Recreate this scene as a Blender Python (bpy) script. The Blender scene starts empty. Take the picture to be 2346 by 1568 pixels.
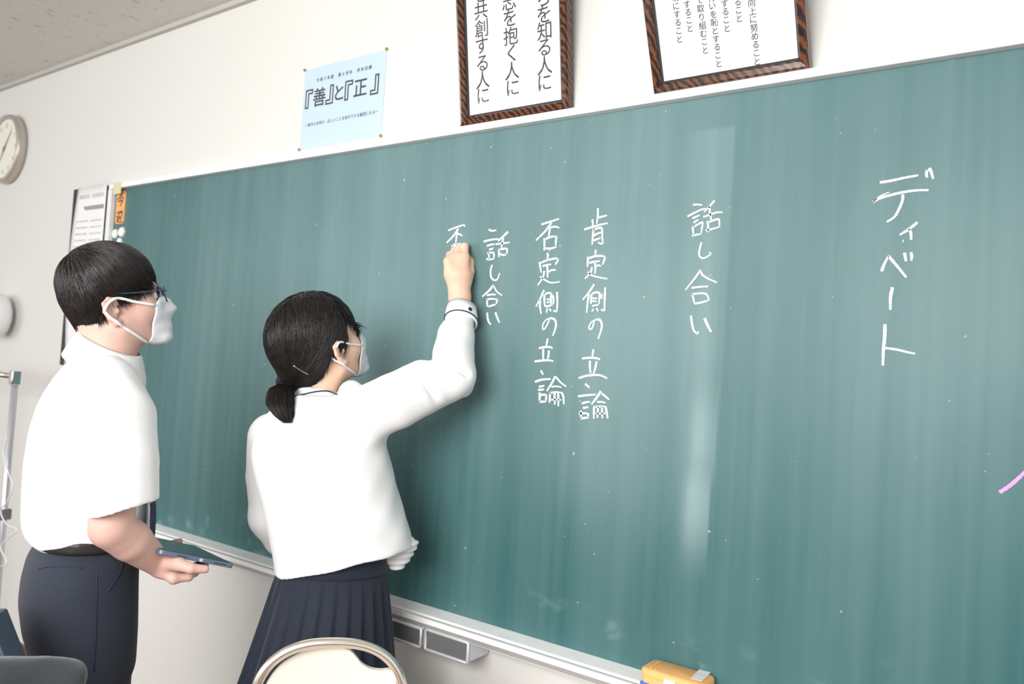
import bpy, bmesh, math, random
import numpy as np
from mathutils import Matrix, Vector
from mathutils.bvhtree import BVHTree
random.seed(7); rng = np.random.default_rng(7)
SC = bpy.context.scene; COL = SC.collection
# ------------------------------------------------------------------ camera, world, lights, exposure
W, H, FPX = 2346, 1568, 1830.0
CAM = np.array([0.0, -1.6, 1.40])
_y, _p, _r = (math.radians(a) for a in (36.10, 1.925, 3.605))
FW = np.array([-math.sin(_y)*math.cos(_p), math.cos(_y)*math.cos(_p), math.sin(_p)])
_r0 = np.array([math.cos(_y), math.sin(_y), 0.0]); _u0 = np.cross(_r0, FW)
RT = math.cos(_r)*_r0 + math.sin(_r)*_u0; UP = -math.sin(_r)*_r0 + math.cos(_r)*_u0
cd = bpy.data.cameras.new('camera'); cam = bpy.data.objects.new('camera', cd); COL.objects.link(cam)
cd.sensor_width = 36; cd.lens = FPX/W*36; cd.clip_start = 0.05
m = Matrix.Identity(4)
for i in range(3): m[i][0], m[i][1], m[i][2], m[i][3] = RT[i], UP[i], -FW[i], CAM[i]
cam.matrix_world = m; SC.camera = cam
cd.dof.use_dof = True; cd.dof.focus_distance = 1.75; cd.dof.aperture_fstop = 3.5
w = bpy.data.worlds.new('world'); SC.world = w; w.use_nodes = True
w.node_tree.nodes['Background'].inputs[0].default_value = (0.93, 0.97, 1.0, 1)
w.node_tree.nodes['Background'].inputs[1].default_value = 0.95
SC.view_settings.view_transform = 'Standard'; SC.view_settings.look = 'None'
SC.view_settings.gamma = 1; SC.view_settings.use_curve_mapping = False
SC.view_settings.exposure = 0.05
def area(name, loc, tgt, sx, sy, e, col=(1, 1, 1)):
    d = bpy.data.lights.new(name, 'AREA'); d.shape = 'RECTANGLE'; d.size = sx; d.size_y = sy; d.energy = e; d.color = col
    o = bpy.data.objects.new(name, d); COL.objects.link(o); o.location = loc
    o.rotation_euler = (Vector(tgt)-Vector(loc)).to_track_quat('-Z', 'Y').to_euler(); return o
area('window_light', (-4.6, -3.6, 1.7), (-1.2, 0, 1.3), 2.6, 1.6, 44, (0.95, 0.98, 1.0))
area('flash_bounce_light', (-0.5, -3.3, 2.0), (-0.8, -0.2, 1.0), 2.2, 1.4, 130, (1.0, 0.99, 0.97))
# ------------------------------------------------------------------ helpers
def ray(px, py): return FW + (px-W/2)/FPX*RT - (py-H/2)/FPX*UP
def onY(px, py, y=0.0):
    d = ray(px, py); return CAM + (y-CAM[1])/d[1]*d
def P(px, py, dep): return CAM + dep*ray(px, py)
class Facing:
    """vertical plane through a body's axis, square to the line of sight onto that body"""
    def __init__(s, px, py, dep):
        s.c = P(px, py, dep); n = s.c-CAM; n[2] = 0; s.n = n/np.linalg.norm(n); s.ax = np.array([s.n[1], -s.n[0], 0.])
    def __call__(s, px, py, off=0.0):
        d = ray(px, py); return CAM+d*(((s.c-CAM)@s.n+off)/(d@s.n))
def mat(name, col, rough=0.6, metal=0.0, noise=0, nscale=40, bump=0, spec=None, sheen=0, sss=0):
    M = bpy.data.materials.new(name); M.use_nodes = True; nt = M.node_tree; b = nt.nodes['Principled BSDF']
    b.inputs['Base Color'].default_value = (*col, 1); b.inputs['Roughness'].default_value = rough; b.inputs['Metallic'].default_value = metal
    if spec is not None: b.inputs['Specular IOR Level'].default_value = spec
    if sheen: b.inputs['Sheen Weight'].default_value = sheen
    if sss:
        b.inputs['Subsurface Weight'].default_value = sss; b.inputs['Subsurface Radius'].default_value = (1, .35, .2); b.inputs['Subsurface Scale'].default_value = .008
    if noise or bump:
        tc = nt.nodes.new('ShaderNodeTexCoord'); n = nt.nodes.new('ShaderNodeTexNoise'); n.inputs['Scale'].default_value = nscale; n.inputs['Detail'].default_value = 4
        nt.links.new(tc.outputs['Object'], n.inputs['Vector'])
        if noise:
            r = nt.nodes.new('ShaderNodeValToRGB'); r.color_ramp.elements[0].position = .3; r.color_ramp.elements[1].position = .7
            r.color_ramp.elements[0].color = (*[max(0, c*(1-noise)) for c in col], 1); r.color_ramp.elements[1].color = (*[min(1, c*(1+noise)) for c in col], 1)
            nt.links.new(n.outputs[0], r.inputs[0]); nt.links.new(r.outputs[0], b.inputs['Base Color'])
        if bump:
            u = nt.nodes.new('ShaderNodeBump'); u.inputs['Strength'].default_value = bump; u.inputs['Distance'].default_value = .002
            nt.links.new(n.outputs[0], u.inputs['Height']); nt.links.new(u.outputs[0], b.inputs['Normal'])
    return M
def mesh_obj(name, V, F, m=None, parent=None, smooth=False, bevel=0):
    me = bpy.data.meshes.new(name); me.from_pydata([tuple(map(float, v)) for v in V], [], [tuple(f) for f in F]); me.update()
    bm = bmesh.new(); bm.from_mesh(me); bmesh.ops.recalc_face_normals(bm, faces=bm.faces[:]); bm.to_mesh(me); bm.free()
    return link(name, me, m, parent, smooth, bevel)
def link(name, me, m=None, parent=None, smooth=False, bevel=0):
    o = bpy.data.objects.new(name, me); COL.objects.link(o)
    if m: me.materials.append(m)
    if smooth: me.polygons.foreach_set('use_smooth', [True]*len(me.polygons))
    if bevel:
        b = o.modifiers.new('bevel', 'BEVEL'); b.width = bevel; b.segments = 3; b.limit_method = 'ANGLE'
        me.polygons.foreach_set('use_smooth', [True]*len(me.polygons)); me.set_sharp_from_angle(angle=math.radians(50))
    if parent:
        o.parent = parent; o.matrix_parent_inverse = parent.matrix_basis.inverted()
    return o
def tag(o, label=None, cat=None, group=None, kind=None):
    if label: o['label'] = label
    if cat: o['category'] = cat
    if group: o['group'] = group
    if kind: o['kind'] = kind
    return o
def thing(name, loc, label, cat, group=None):
    o = bpy.data.objects.new(name, None); COL.objects.link(o); o.location = tuple(float(v) for v in loc); o.empty_display_size = .05
    return tag(o, label, cat, group)
BF = [(0, 3, 2, 1), (4, 5, 6, 7), (0, 1, 5, 4), (1, 2, 6, 5), (2, 3, 7, 6), (3, 0, 4, 7)]
def boxvf(x0, x1, y0, y1, z0, z1):
    return [(x0, y0, z0), (x1, y0, z0), (x1, y1, z0), (x0, y1, z0), (x0, y0, z1), (x1, y0, z1), (x1, y1, z1), (x0, y1, z1)], BF
def box(name, x0, x1, y0, y1, z0, z1, m, parent=None, bevel=0):
    V, F = boxvf(x0, x1, y0, y1, z0, z1); return mesh_obj(name, V, F, m, parent, bevel=bevel)
def joinvf(parts):
    V, F = [], []
    for v, f in parts:
        n = len(V); V += [tuple(a) for a in v]; F += [tuple(i+n for i in q) for q in f]
    return V, F
def smoothpath(pts, n=6):
    pts = [np.array(p, float) for p in pts]
    if len(pts) < 3: return [pts[0]+(pts[-1]-pts[0])*t for t in np.linspace(0, 1, n)]
    out = []; q = [2*pts[0]-pts[1]]+pts+[2*pts[-1]-pts[-2]]
    for i in range(1, len(q)-2):
        for t in np.linspace(0, 1, n, endpoint=False):
            out.append(.5*((2*q[i])+(-q[i-1]+q[i+1])*t+(2*q[i-1]-5*q[i]+4*q[i+1]-q[i+2])*t*t+(-q[i-1]+3*q[i]-3*q[i+1]+q[i+2])*t**3))
    out.append(pts[-1]); return out
def tubevf(pts, r, seg=8, closed=False, caps=True):
    pts = np.array(pts, float); n = len(pts); rr = np.array(r if hasattr(r, '__len__') else [r]*n, float)
    T = np.gradient(pts, axis=0) if not closed else np.roll(pts, -1, 0)-np.roll(pts, 1, 0)
    T /= np.linalg.norm(T, axis=1)[:, None]+1e-12
    up = np.array([0, 0, 1.]) if abs(T[0][2]) < .9 else np.array([1., 0, 0]); N = np.cross(T[0], up); N /= np.linalg.norm(N)
    V = []; F = []
    for i in range(n):
        N = N-T[i]*(N@T[i]); N /= np.linalg.norm(N)+1e-12; B = np.cross(T[i], N)
        for k in range(seg):
            a = 2*math.pi*k/seg; V.append(pts[i]+rr[i]*(math.cos(a)*N+math.sin(a)*B))
    for i in range(n if closed else n-1):
        j = (i+1) % n
        for k in range(seg): F.append((i*seg+k, i*seg+(k+1) % seg, j*seg+(k+1) % seg, j*seg+k))
    if caps and not closed: F.append(tuple(range(seg))[::-1]); F.append(tuple((n-1)*seg+k for k in range(seg)))
    return V, F
def tube(name, pts, r, m, parent=None, seg=10, closed=False):
    V, F = tubevf(pts, r, seg, closed); return mesh_obj(name, V, F, m, parent, smooth=True)
def extrude(pts, nvec, t):
    """flat polygon (3-D points) thickened by t along nvec"""
    nvec = np.array(nvec, float); A = [np.array(p, float) for p in pts]; n = len(A)
    V = A+[p+nvec*t for p in A]; F = [tuple(range(n))[::-1], tuple(range(n, 2*n))]+[(i, (i+1) % n, n+(i+1) % n, n+i) for i in range(n)]
    return V, F
# ------------------------------------------------------------------ materials
def wall_mat(name, col, sc, bump):
    return mat(name, col, .85, noise=.02, nscale=sc, bump=bump, spec=.2)
M_wall = wall_mat('wall_paint', (.735, .73, .695), 160, .25)
M_ceil = mat('ceiling_board', (.68, .67, .64), .95, spec=.1)
nt = M_ceil.node_tree; tc = nt.nodes.new('ShaderNodeTexCoord'); vo = nt.nodes.new('ShaderNodeTexNoise'); vo.inputs['Scale'].default_value = 55; vo.inputs['Detail'].default_value = 3
mp = nt.nodes.new('ShaderNodeMapping'); mp.inputs['Scale'].default_value = (1, .45, 1); nt.links.new(tc.outputs['Object'], mp.inputs[0]); nt.links.new(mp.outputs[0], vo.inputs['Vector'])
rp = nt.nodes.new('ShaderNodeValToRGB'); rp.color_ramp.elements[0].position = .28; rp.color_ramp.elements[0].color = (.48, .47, .43, 1); rp.color_ramp.elements[1].position = .38; rp.color_ramp.elements[1].color = (.68, .67, .64, 1)
nt.links.new(vo.outputs[0], rp.inputs[0]); nt.links.new(rp.outputs[0], nt.nodes['Principled BSDF'].inputs['Base Color'])
M_floor = mat('brown_floor', (.16, .06, .03), .45, noise=.3, nscale=6)
M_base = mat('brown_baseboard', (.20, .075, .04), .4, noise=.25, nscale=9)
M_alu = mat('aluminium', (.93, .93, .92), .45, 0.0, noise=.04, nscale=25)
M_white = mat('white_plastic', (.82, .83, .84), .4)
M_chrome = mat('chrome', (.86, .85, .83), .14, 1.0)
M_grey = mat('light_grey_metal', (.62, .63, .66), .35, .6)
M_black = mat('black_edge', (.02, .02, .02), .5)
M_print = mat('print_ink', (.06, .06, .06), .7)
M_printg = mat('faint_print', (.62, .62, .62), .7)
M_paper = mat('white_paper', (.84, .84, .84), .6)
M_navy = mat('navy_trim', (.012, .02, .06), .6)
# chalkboard: green enamel with eraser streaks, chalk haze and some painted light falloff
M_board = mat('chalkboard_green', (.08, .2, .18), .38, spec=.25); nt = M_board.node_tree; L = nt.links; bs = nt.nodes['Principled BSDF']
tc = nt.nodes.new('ShaderNodeTexCoord')
def nz(scale, mscale, det=4):
    mp = nt.nodes.new('ShaderNodeMapping'); mp.inputs['Scale'].default_value = mscale; L.new(tc.outputs['Object'], mp.inputs[0])
    n = nt.nodes.new('ShaderNodeTexNoise'); n.inputs['Scale'].default_value = scale; n.inputs['Detail'].default_value = det; L.new(mp.outputs[0], n.inputs['Vector']); return n.outputs[0]
def mth(op, a, b=None, clamp=False):
    n = nt.nodes.new('ShaderNodeMath'); n.operation = op; n.use_clamp = clamp
    for i, v in enumerate((a, b)):
        if v is None: continue
        if isinstance(v, (int, float)): n.inputs[i].default_value = v
        else: L.new(v, n.inputs[i])
    return n.outputs[0]
def rng_(v, a, b, c=0., d=1.):
    n = nt.nodes.new('ShaderNodeMapRange'); n.interpolation_type = 'SMOOTHSTEP'; L.new(v, n.inputs[0])
    for i, q in enumerate((a, b, c, d)): n.inputs[i+1].default_value = q
    return n.outputs[0]
sx = nt.nodes.new('ShaderNodeSeparateXYZ'); L.new(tc.outputs['Object'], sx.inputs[0]); X, Z = sx.outputs[0], sx.outputs[2]
streak = rng_(nz(11, (1, 1, .035)), .32, .68); fine = rng_(nz(45, (1, 1, .02)), .3, .7); blot = rng_(nz(2.2, (1, 1, .7)), .3, .7)
dust_shade = mth('ADD', mth('MULTIPLY', streak, .035), mth('MULTIPLY', fine, .025)); dust_shade = mth('ADD', mth('ADD', dust_shade, mth('MULTIPLY', blot, .035)), .012)
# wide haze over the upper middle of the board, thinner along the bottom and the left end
haze_shade = mth('MULTIPLY', rng_(Z, .80, 1.55), rng_(X, -2.9, -1.7)); dust_shade = mth('ADD', dust_shade, mth('MULTIPLY', mth('MULTIPLY', haze_shade, rng_(X, -.95, -.1, 1., .35)), .095))  # haze thinned towards the upper right: light falloff painted into the colour
hz2 = mth('MULTIPLY', rng_(Z, 1.05, 1.8), rng_(X, -.25, -.9)); dust_shade = mth('ADD', dust_shade, mth('MULTIPLY', hz2, .03))
# eraser pass with a hard right edge
def band(x0, xa, x1, z0, z1, z2, z3, amt):
    b = mth('MULTIPLY', rng_(X, x0, xa), rng_(X, x1, x1+.006, 1., 0.)); b = mth('MULTIPLY', b, mth('MULTIPLY', rng_(Z, z0, z1), rng_(Z, z2, z3, 1., 0.)))
    return mth('MULTIPLY', b, mth('ADD', mth('MULTIPLY', streak, .5*amt), .6*amt))
xe = onY(1665, 760)[0]; xe2 = onY(1640, 1150)[0]
for a in ((xe-.13, xe-.05, xe-.004, 1.05, 1.5, 1.93, 1.94, .06), (xe2-.085, xe2-.05, xe2-.012, .97, 1.13, 1.16, 1.24, .20), (xe2-.085, xe2-.04, xe2-.006, 1.16, 1.26, 1.28, 1.42, .14),
          (-1.02, -.98, xe-.02, .98, 1.2, 1.5, 1.8, .05)): dust_shade = mth('ADD', dust_shade, band(*a))
# smudges along the bottom
dust_shade = mth('ADD', dust_shade, mth('MULTIPLY', mth('MULTIPLY', rng_(nz(9, (1, 1, 1.6), 6), .56, .72), rng_(Z, .95, .80, 0., 1.)), .16))
spk = rng_(nz(70, (1, 1, 1), 1), .79, .82); dust_shade = mth('ADD', dust_shade, mth('MULTIPLY', spk, .35), True)
mx = nt.nodes.new('ShaderNodeMix'); mx.data_type = 'RGBA'; L.new(dust_shade, mx.inputs['Factor']); mx.inputs['A'].default_value = (.027, .112, .113, 1); mx.inputs['B'].default_value = (.62, .77, .80, 1)
L.new(mx.outputs['Result'], bs.inputs['Base Color']); L.new(rng_(dust_shade, 0, .5, .36, .6), bs.inputs['Roughness'])
# ------------------------------------------------------------------ setting
ZC = 2.606
XL, XR, YB = -5.4, 2.6, -7.0
tag(box('floor', XL-.2, XR, YB, .15, -.1, 0, M_floor), kind='structure')
tag(box('ceiling', XL-.2, XR, YB, .15, ZC, ZC+.1, M_ceil), kind='structure')
tag(box('wall_front', XL-.2, XR, 0, .15, 0, ZC, M_wall), kind='structure')
tag(box('baseboard_front', XL, XR, -.012, 0.0, 0, .108, M_base), kind='structure')
tag(box('trim_1', XL, XR, -.018, 0.0, ZC-.018, ZC, mat('ceiling_trim', (.52, .505, .46), .8)), kind='structure')
V, F = joinvf([boxvf(XL-.15, XL, -1.6, 0, 0, ZC), boxvf(XL-.15, XL, YB, -1.6, 0, .8), boxvf(XL-.15, XL, YB, -1.6, 2.3, ZC), boxvf(XL-.15, XL, YB, YB+.3, .8, 2.3)])
wl = tag(mesh_obj('wall_left', V, F, M_wall), kind='structure')
wn = tag(thing('window_1', (XL-.07, -4.15, .8), None, None), kind='structure')
for i, yy in enumerate(np.linspace(-6.7, -1.6, 5)): box('window_frame', XL-.1, XL-.04, yy-.025, yy+.025, .8, 2.3, M_grey, wn)
box('window_sill', XL-.12, XL+.04, -6.7, -1.6, .78, .82, M_grey, wn)
# ------------------------------------------------------------------ chalkboard
ZT, ZB = 2.006, .773; XBL, XBR = onY(272, 437)[0], 1.0
cb = thing('chalkboard', ((XBL+XBR)/2, 0, ZB), 'long green chalkboard in an aluminium frame covered with white Japanese writing', 'chalkboard')
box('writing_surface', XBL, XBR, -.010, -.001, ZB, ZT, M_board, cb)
box('top_frame', XBL-.02, XBR+.02, -.030, -.0, ZT, ZT+.0185, M_alu, cb, bevel=.002)
box('left_frame', XBL-.028, XBL, -.028, -.0, ZB, ZT, M_white, cb, bevel=.002)
box('right_frame', XBR, XBR+.028, -.028, -.0, ZB, ZT, M_alu, cb, bevel=.002)
def prism_x(name, prof, x0, x1, m, parent, bevel=0):
    V, F = extrude([(x0, y, z) for y, z in prof], (1, 0, 0), x1-x0); return mesh_obj(name, V, F, m, parent, bevel=bevel)
tr = prism_x('chalk_tray', [(-.0, ZB), (-.0, .738), (-.082, .744), (-.082, .768), (-.074, .768), (-.074, .764), (-.0645, .764), (-.058, .769), (-.008, ZB)], XBL-.03, XBR+.03, M_alu, cb)
prism_x('tray_groove', [(-.0735, .7645), (-.0735, .7655), (-.0655, .7655), (-.0655, .7645)], XBL, XBR, mat('tray_shadow_gap', (.25, .3, .3), .6), tr)
prism_x('tray_face', [(-.082, .7455), (-.0835, .7455), (-.0835, .7555), (-.082, .7555)], XBL, XBR, mat('tray_grey_band', (.42, .41, .40), .5, .3), tr)
# tape at the upper left corner of the board
tp = onY(270, 437, -.03); box('tape', tp[0]-.035, tp[0]+.025, -.0315, -.030, 1.982, 2.027, mat('yellowed_tape', (.68, .66, .42), .5), cb)
# --- chalk strokes, traced on the board plane (crop origin, crop scale, stroke width, strokes)
M_chalk = mat('chalk_mark', (.93, .96, .96), .95, noise=.05, nscale=500, spec=.1)
nt2 = M_chalk.node_tree
def strokes(origin, sc, wd, lines):
    V, F = [], []
    for ln in lines:
        k = 1.0
        if isinstance(ln[0], (int, float)): k, ln = ln[0], ln[1:]
        pts = [onY(origin[0]+x/sc, origin[1]+y/sc, -.0104) for x, y in ln]
        pts = smoothpath(pts, 7) if len(pts) > 1 else [pts[0]+np.array([-.002, 0, 0]), pts[0]+np.array([.002, 0, 0])]
        n = len(pts); base = len(V); A = np.array(pts); T = np.gradient(A, axis=0); T /= np.linalg.norm(T, axis=1)[:, None]+1e-9
        for i, p in enumerate(A):
            t = i/(n-1); ww = wd*k*.5*(.72+.28*math.sin(math.pi*min(1, .25+t*.85)))*(1+.10*math.sin(i*2.1)+random.uniform(-.07, .07))
            nn = np.array([-T[i][2], 0, T[i][0]])
            for s, y in ((1, 0), (-1, 0), (-1, .0006), (1, .0006)): V.append(p+nn*ww*s+np.array([0, -.0006+y, 0]))
        for i in range(n-1):
            a, b = base+4*i, base+4*i+4
            for q in range(4): F.append((a+q, a+(q+1) % 4, b+(q+1) % 4, b+q))
        F.append((base, base+3, base+2, base+1)); e = base+4*(n-1); F.append((e, e+1, e+2, e+3))
    return V, F
def writing(name, label, *groups):
    V, F = joinvf([strokes(*g) for g in groups]); o = mesh_obj(name, V, F, M_chalk, cb); o['label'] = label; return o
R5 = ((1960, 360), 3.136); R4 = ((1540, 440), 4.478); R1 = ((980, 460), 4.9); R2 = ((1200, 460), 6.03); R3 = ((1200, 700), 5.6)
writing('chalk_writing', 'large katakana title chalked at the right of the board', (*R5, .0048, [
 [(175,183),(250,172),(350,150),(450,132)], [(125,325),(180,295),(260,272),(350,252),(440,240),(525,238)], [.45,(125,325),(180,280),(242,253)], [(340,270),(338,310),(315,370),(280,430),(225,467)],
 [(515,95),(510,120),(515,148)], [(530,80),(545,110),(558,157)], [(445,470),(385,518),(318,560)], [(385,518),(398,550),(400,595)], [(339,604),(345,604)],
 [(188,822),(205,775),(237,712)], [(237,712),(300,785),(365,865)], [(352,688),(358,718),(363,750)], [(399,685),(404,715),(402,745)], [1.15,(266,937),(252,1010),(251,1098)],
 [1.2,(212,1203),(210,1290),(200,1400),(197,1498)], [.8,(210,1372),(300,1385),(370,1402),(428,1414)]]))
writing('chalk_writing', 'thin white chalk heading between the title and the two long columns', (*R4, .0042, [
 [(215,132),(260,130),(308,135)], [(158,252),(230,215),(300,182),(345,172)], [(208,272),(245,255),(282,240)], [(222,318),(245,300),(270,283)], [(212,355),(215,400),(222,445)], [(230,355),(270,330),(312,315),(305,380),(297,435)], [(205,450),(250,440),(300,432)],
 [(435,88),(380,155),(325,207)], [(320,257),(400,230),(460,210),(518,210)], [(382,150),(390,220),(403,293)], [(362,300),(370,360),(370,415)], [(368,315),(430,290),(480,282),(485,330),(488,360)], [(345,395),(400,385),(488,358)],
 [(300,518),(285,580),(277,640),(295,672),(330,680),(400,640)], [(400,640),(383,620)], [(293,800),(230,890),(135,1008)], [(298,820),(310,850),(370,890),(460,930)], [(200,985),(280,975),(370,970)], [(205,1050),(220,1100),(232,1150)],
 [(205,1050),(280,1042),(340,1045),(365,1070),(380,1110)], [(232,1148),(300,1135),(382,1110)], [1.2,(193,1270),(203,1340),(222,1420),(262,1462)], [.8,(262,1462),(270,1430)], [1.4,(332,1298),(365,1370),(400,1438)]]))
writing('chalk_writing', 'long chalk column nearest the heading', (*R2, .0050, [
 [(1025,105),(1025,200),(1010,320)], [(1040,235),(1090,220),(1150,205)], [(948,260),(955,300),(955,345)], [(835,400),(930,370),(1050,335),(1160,312)], [(965,390),(955,500),(945,610)], [(965,405),(1030,380),(1080,385),(1085,480),(1095,595)], [.8,(1095,597),(1060,592),(1025,575)],
 [(970,485),(1010,460),(1070,440)], [(965,550),(1010,535),(1065,515)], [(998,680),(992,720),(990,760)], [(888,775),(885,850),(882,915)], [(895,800),(980,770),(1080,765),(1125,780)], [(1125,780),(1110,830),(1090,885)], [(905,860),(980,845),(1050,835)], [(985,850),(990,930),(985,1010)],
 [.8,(1000,905),(1040,895),(1070,905)], [(945,920),(920,1000),(845,1078)], [.8,(885,985),(950,1035),(1040,1060),(1155,1082)], [(975,1155),(900,1270),(815,1370)], [(905,1280),(885,1400),(870,1550)], [(940,1290),(930,1370),(930,1430)],
 [(945,1285),(1000,1268),(1045,1280),(1045,1350),(1040,1430)], [.8,(950,1350),(1015,1350)], [.8,(945,1390),(1010,1390)], [.8,(945,1460),(990,1445),(1035,1445)], [.8,(965,1500),(940,1535)], [.8,(1005,1485),(1025,1530)], [(1075,1290),(1075,1360)], [(1125,1200),(1120,1350),(1115,1525)], [.8,(1070,1505),(1110,1525)]]),
 (*R3, .0050, [[.8,(905,205),(880,290),(850,305),(838,280),(870,215),(935,180)], [1.1,(935,180),(980,190),(1003,250),(990,330),(955,430)], [(895,565),(888,610),(880,655)], [(750,682),(860,672),(950,682),(980,698)], [1.1,(850,710),(850,790),(858,870)], [1.1,(935,720),(920,800),(895,880)],
 [(705,935),(800,905),(900,895),(990,900),(1070,938)], [(788,1008),(820,1035),(845,1058)], [(697,1168),(800,1155),(925,1145)], [(745,1260),(795,1245),(850,1238)], [(760,1318),(795,1312),(830,1305)], [(735,1350),(735,1400),(735,1455)], [(710,1390),(760,1385),(820,1385)], [(825,1385),(830,1440)],
 [(730,1455),(780,1445),(840,1440)], [1.2,(990,1100),(940,1180),(870,1270)], [.9,(1000,1130),(1050,1170),(1095,1210)], [.8,(940,1240),(1000,1240),(1050,1252)], [(905,1290),(900,1370),(900,1455)], [.9,(910,1305),(980,1298),(1050,1298)], [1.1,(1050,1298),(1065,1370),(1078,1450)],
 [(955,1300),(950,1380),(945,1445)], [(1005,1300),(1005,1380),(1010,1450)], [.7,(920,1385),(980,1388),(1050,1385)]]))
writing('chalk_writing', 'long chalk column with a small raised start, second from the hand', (*R2, .0050, [
 [(245,330),(370,290),(490,252)], [1.1,(385,305),(300,420),(170,550)], [(362,380),(355,440),(345,500)], [.9,(365,370),(440,360),(490,378)], [1.1,(285,520),(287,600),(282,690)], [(305,530),(380,500),(455,495)], [(455,495),(445,560),(445,640)], [(300,660),(370,662),(455,640)], [1.1,(325,725),(335,760),(320,820)],
 [(218,850),(230,920),(243,995)], [(240,860),(320,825),(440,800),(478,810)], [(478,810),(460,850),(435,885)], [(262,905),(320,890),(380,880)], [1.1,(325,905),(330,980),(330,1065)], [.9,(345,985),(390,960),(445,960)], [(285,970),(265,1060),(195,1170)], [.8,(225,1050),(300,1100),(380,1135),(495,1122)],
 [(283,1235),(230,1350),(170,1465)], [1.1,(228,1370),(225,1460),(240,1565)], [1.1,(285,1300),(285,1380),(295,1465)], [(295,1290),(350,1275),(385,1285)], [1.2,(385,1285),(375,1370),(385,1440)], [.8,(315,1365),(360,1365)], [.8,(320,1405),(360,1405)], [(300,1465),(350,1455),(400,1440)], [.9,(325,1490),(315,1550)], [.9,(355,1490),(378,1530)], [(405,1310),(412,1370),(410,1430)], [(460,1260),(465,1400),(460,1530)], [.9,(410,1522),(440,1530),(465,1530)]]),
 (*R3, .0050, [[.8,(330,175),(310,230),(270,300),(245,300),(250,240),(290,185),(345,162)], [1.1,(345,162),(400,185),(415,250),(400,320),(372,390)], [(308,425),(298,480),(290,520)], [(195,550),(280,535),(345,538),(370,555)], [1.1,(253,560),(250,630),(252,690)], [1.1,(325,580),(318,640),(310,690)], [(140,722),(220,710),(320,705),(380,718)],
 [(220,835),(235,865),(250,890)], [1.1,(145,982),(230,955),(345,945)], [(195,1045),(230,1040),(265,1030)], [(185,1085),(220,1085),(262,1075)], [1.2,(205,1120),(205,1180),(205,1240)], [1.1,(215,1150),(290,1145)], [1.1,(290,1145),(285,1235)], [1.1,(200,1238),(285,1235)], [1.1,(405,910),(360,1000),(295,1100)], [.9,(410,915),(470,985),(545,1045)], [.8,(355,1045),(420,1040),(485,1052)],
 [1.1,(338,1120),(335,1190),(330,1250)], [.9,(330,1125),(410,1115),(490,1120)], [1.1,(490,1120),(510,1180),(515,1270)], [1.1,(395,1130),(398,1200),(400,1275)], [1.1,(442,1130),(445,1200),(445,1295)], [.7,(340,1215),(400,1210),(485,1215)]]))
writing('chalk_writing', 'short chalk column just right of the writing hand', (*R1, .0050, [
 [(685,325),(725,340),(770,332)], [(628,460),(710,440),(795,430)], [(665,510),(710,495),(755,488)], [(690,550),(715,545),(738,532)], [(675,580),(690,620),(685,660)], [(680,590),(740,580)], [(740,580),(745,620),(745,650)], [(660,655),(700,660),(750,650)], [1.2,(903,350),(850,400),(790,455)], [.9,(765,490),(840,480),(920,470)], [(850,420),(838,480),(830,530)],
 [1.1,(800,545),(800,590),(800,635)], [(800,550),(885,540),(890,580),(885,612)], [(805,600),(850,610),(890,605)], [(725,722),(708,780),(710,850),(740,890),(780,885),(810,815)], [1.2,(738,950),(690,1010),(615,1078)], [.8,(738,950),(775,1020),(835,1065)], [(665,1065),(710,1055),(765,1055)], [(665,1110),(668,1150),(672,1180),(695,1190)],
 [.9,(660,1110),(720,1103),(785,1110)], [(785,1110),(775,1140),(770,1175)], [(690,1190),(730,1175),(775,1165)], [1.1,(668,1258),(675,1330),(690,1370),(712,1392)], [1.1,(760,1255),(780,1310),(805,1370)]]))
writing('chalk_writing', 'unfinished chalk character above the fist', (*R1, .0048, [
 [.9,(230,335),(320,300),(400,275),(420,290)], [1.2,(345,315),(290,395),(212,475)], [(335,350),(322,420),(315,500)], [.9,(335,370),(375,385),(390,400)], [(270,500),(280,520)], [(275,512),(320,495),(372,482)]]))
# pink stroke entering at the right edge
V, F = strokes((0, 0), 1, .006, [[(2290,1129),(2315,1112),(2340,1090),(2370,1060)]])
mesh_obj('pink_chalk_mark', V, F, mat('pink_chalk', (.78, .36, .70), .9), cb)
# magnets at the left end
def disc(name, c, rx, rz, y0, y1, m, parent=None, n=24, bevel=0):
    pts = [(c[0]+rx*math.cos(2*math.pi*i/n), y1, c[2]+rz*math.sin(2*math.pi*i/n)) for i in range(n)]
    V, F = extrude(pts, (0, 1, 0), y0-y1); return mesh_obj(name, V, F[:1]+F[1:], m, parent, bevel=bevel)
M_orange = mat('orange_plate', (.90, .42, .14), .5)
a, b, c_, d_ = onY(276, 441), onY(297, 437), onY(289, 515), onY(270, 514)
sg = thing('magnet_plate', ((a[0]+c_[0])/2, -.010, d_[2]), 'orange rounded magnet plate with two dark characters at the board corner', 'magnet')
cx0, cx1, cz0, cz1 = (a[0]+d_[0])/2, (b[0]+c_[0])/2, (c_[2]+d_[2])/2, (a[2]+b[2])/2; rr = .014
pl = []
for (qx, qz, a0) in ((cx1-rr, cz1-rr, 0), (cx0+rr, cz1-rr, 90), (cx0+rr, cz0+rr, 180), (cx1-rr, cz0+rr, 270)):
    for k in range(6): t = math.radians(a0+k*18); pl.append((qx+rr*math.cos(t), -.010, qz+rr*math.sin(t)))
V, F = extrude(pl, (0, -1, 0), .003); mesh_obj('plate', V, F, M_orange, sg)
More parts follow.
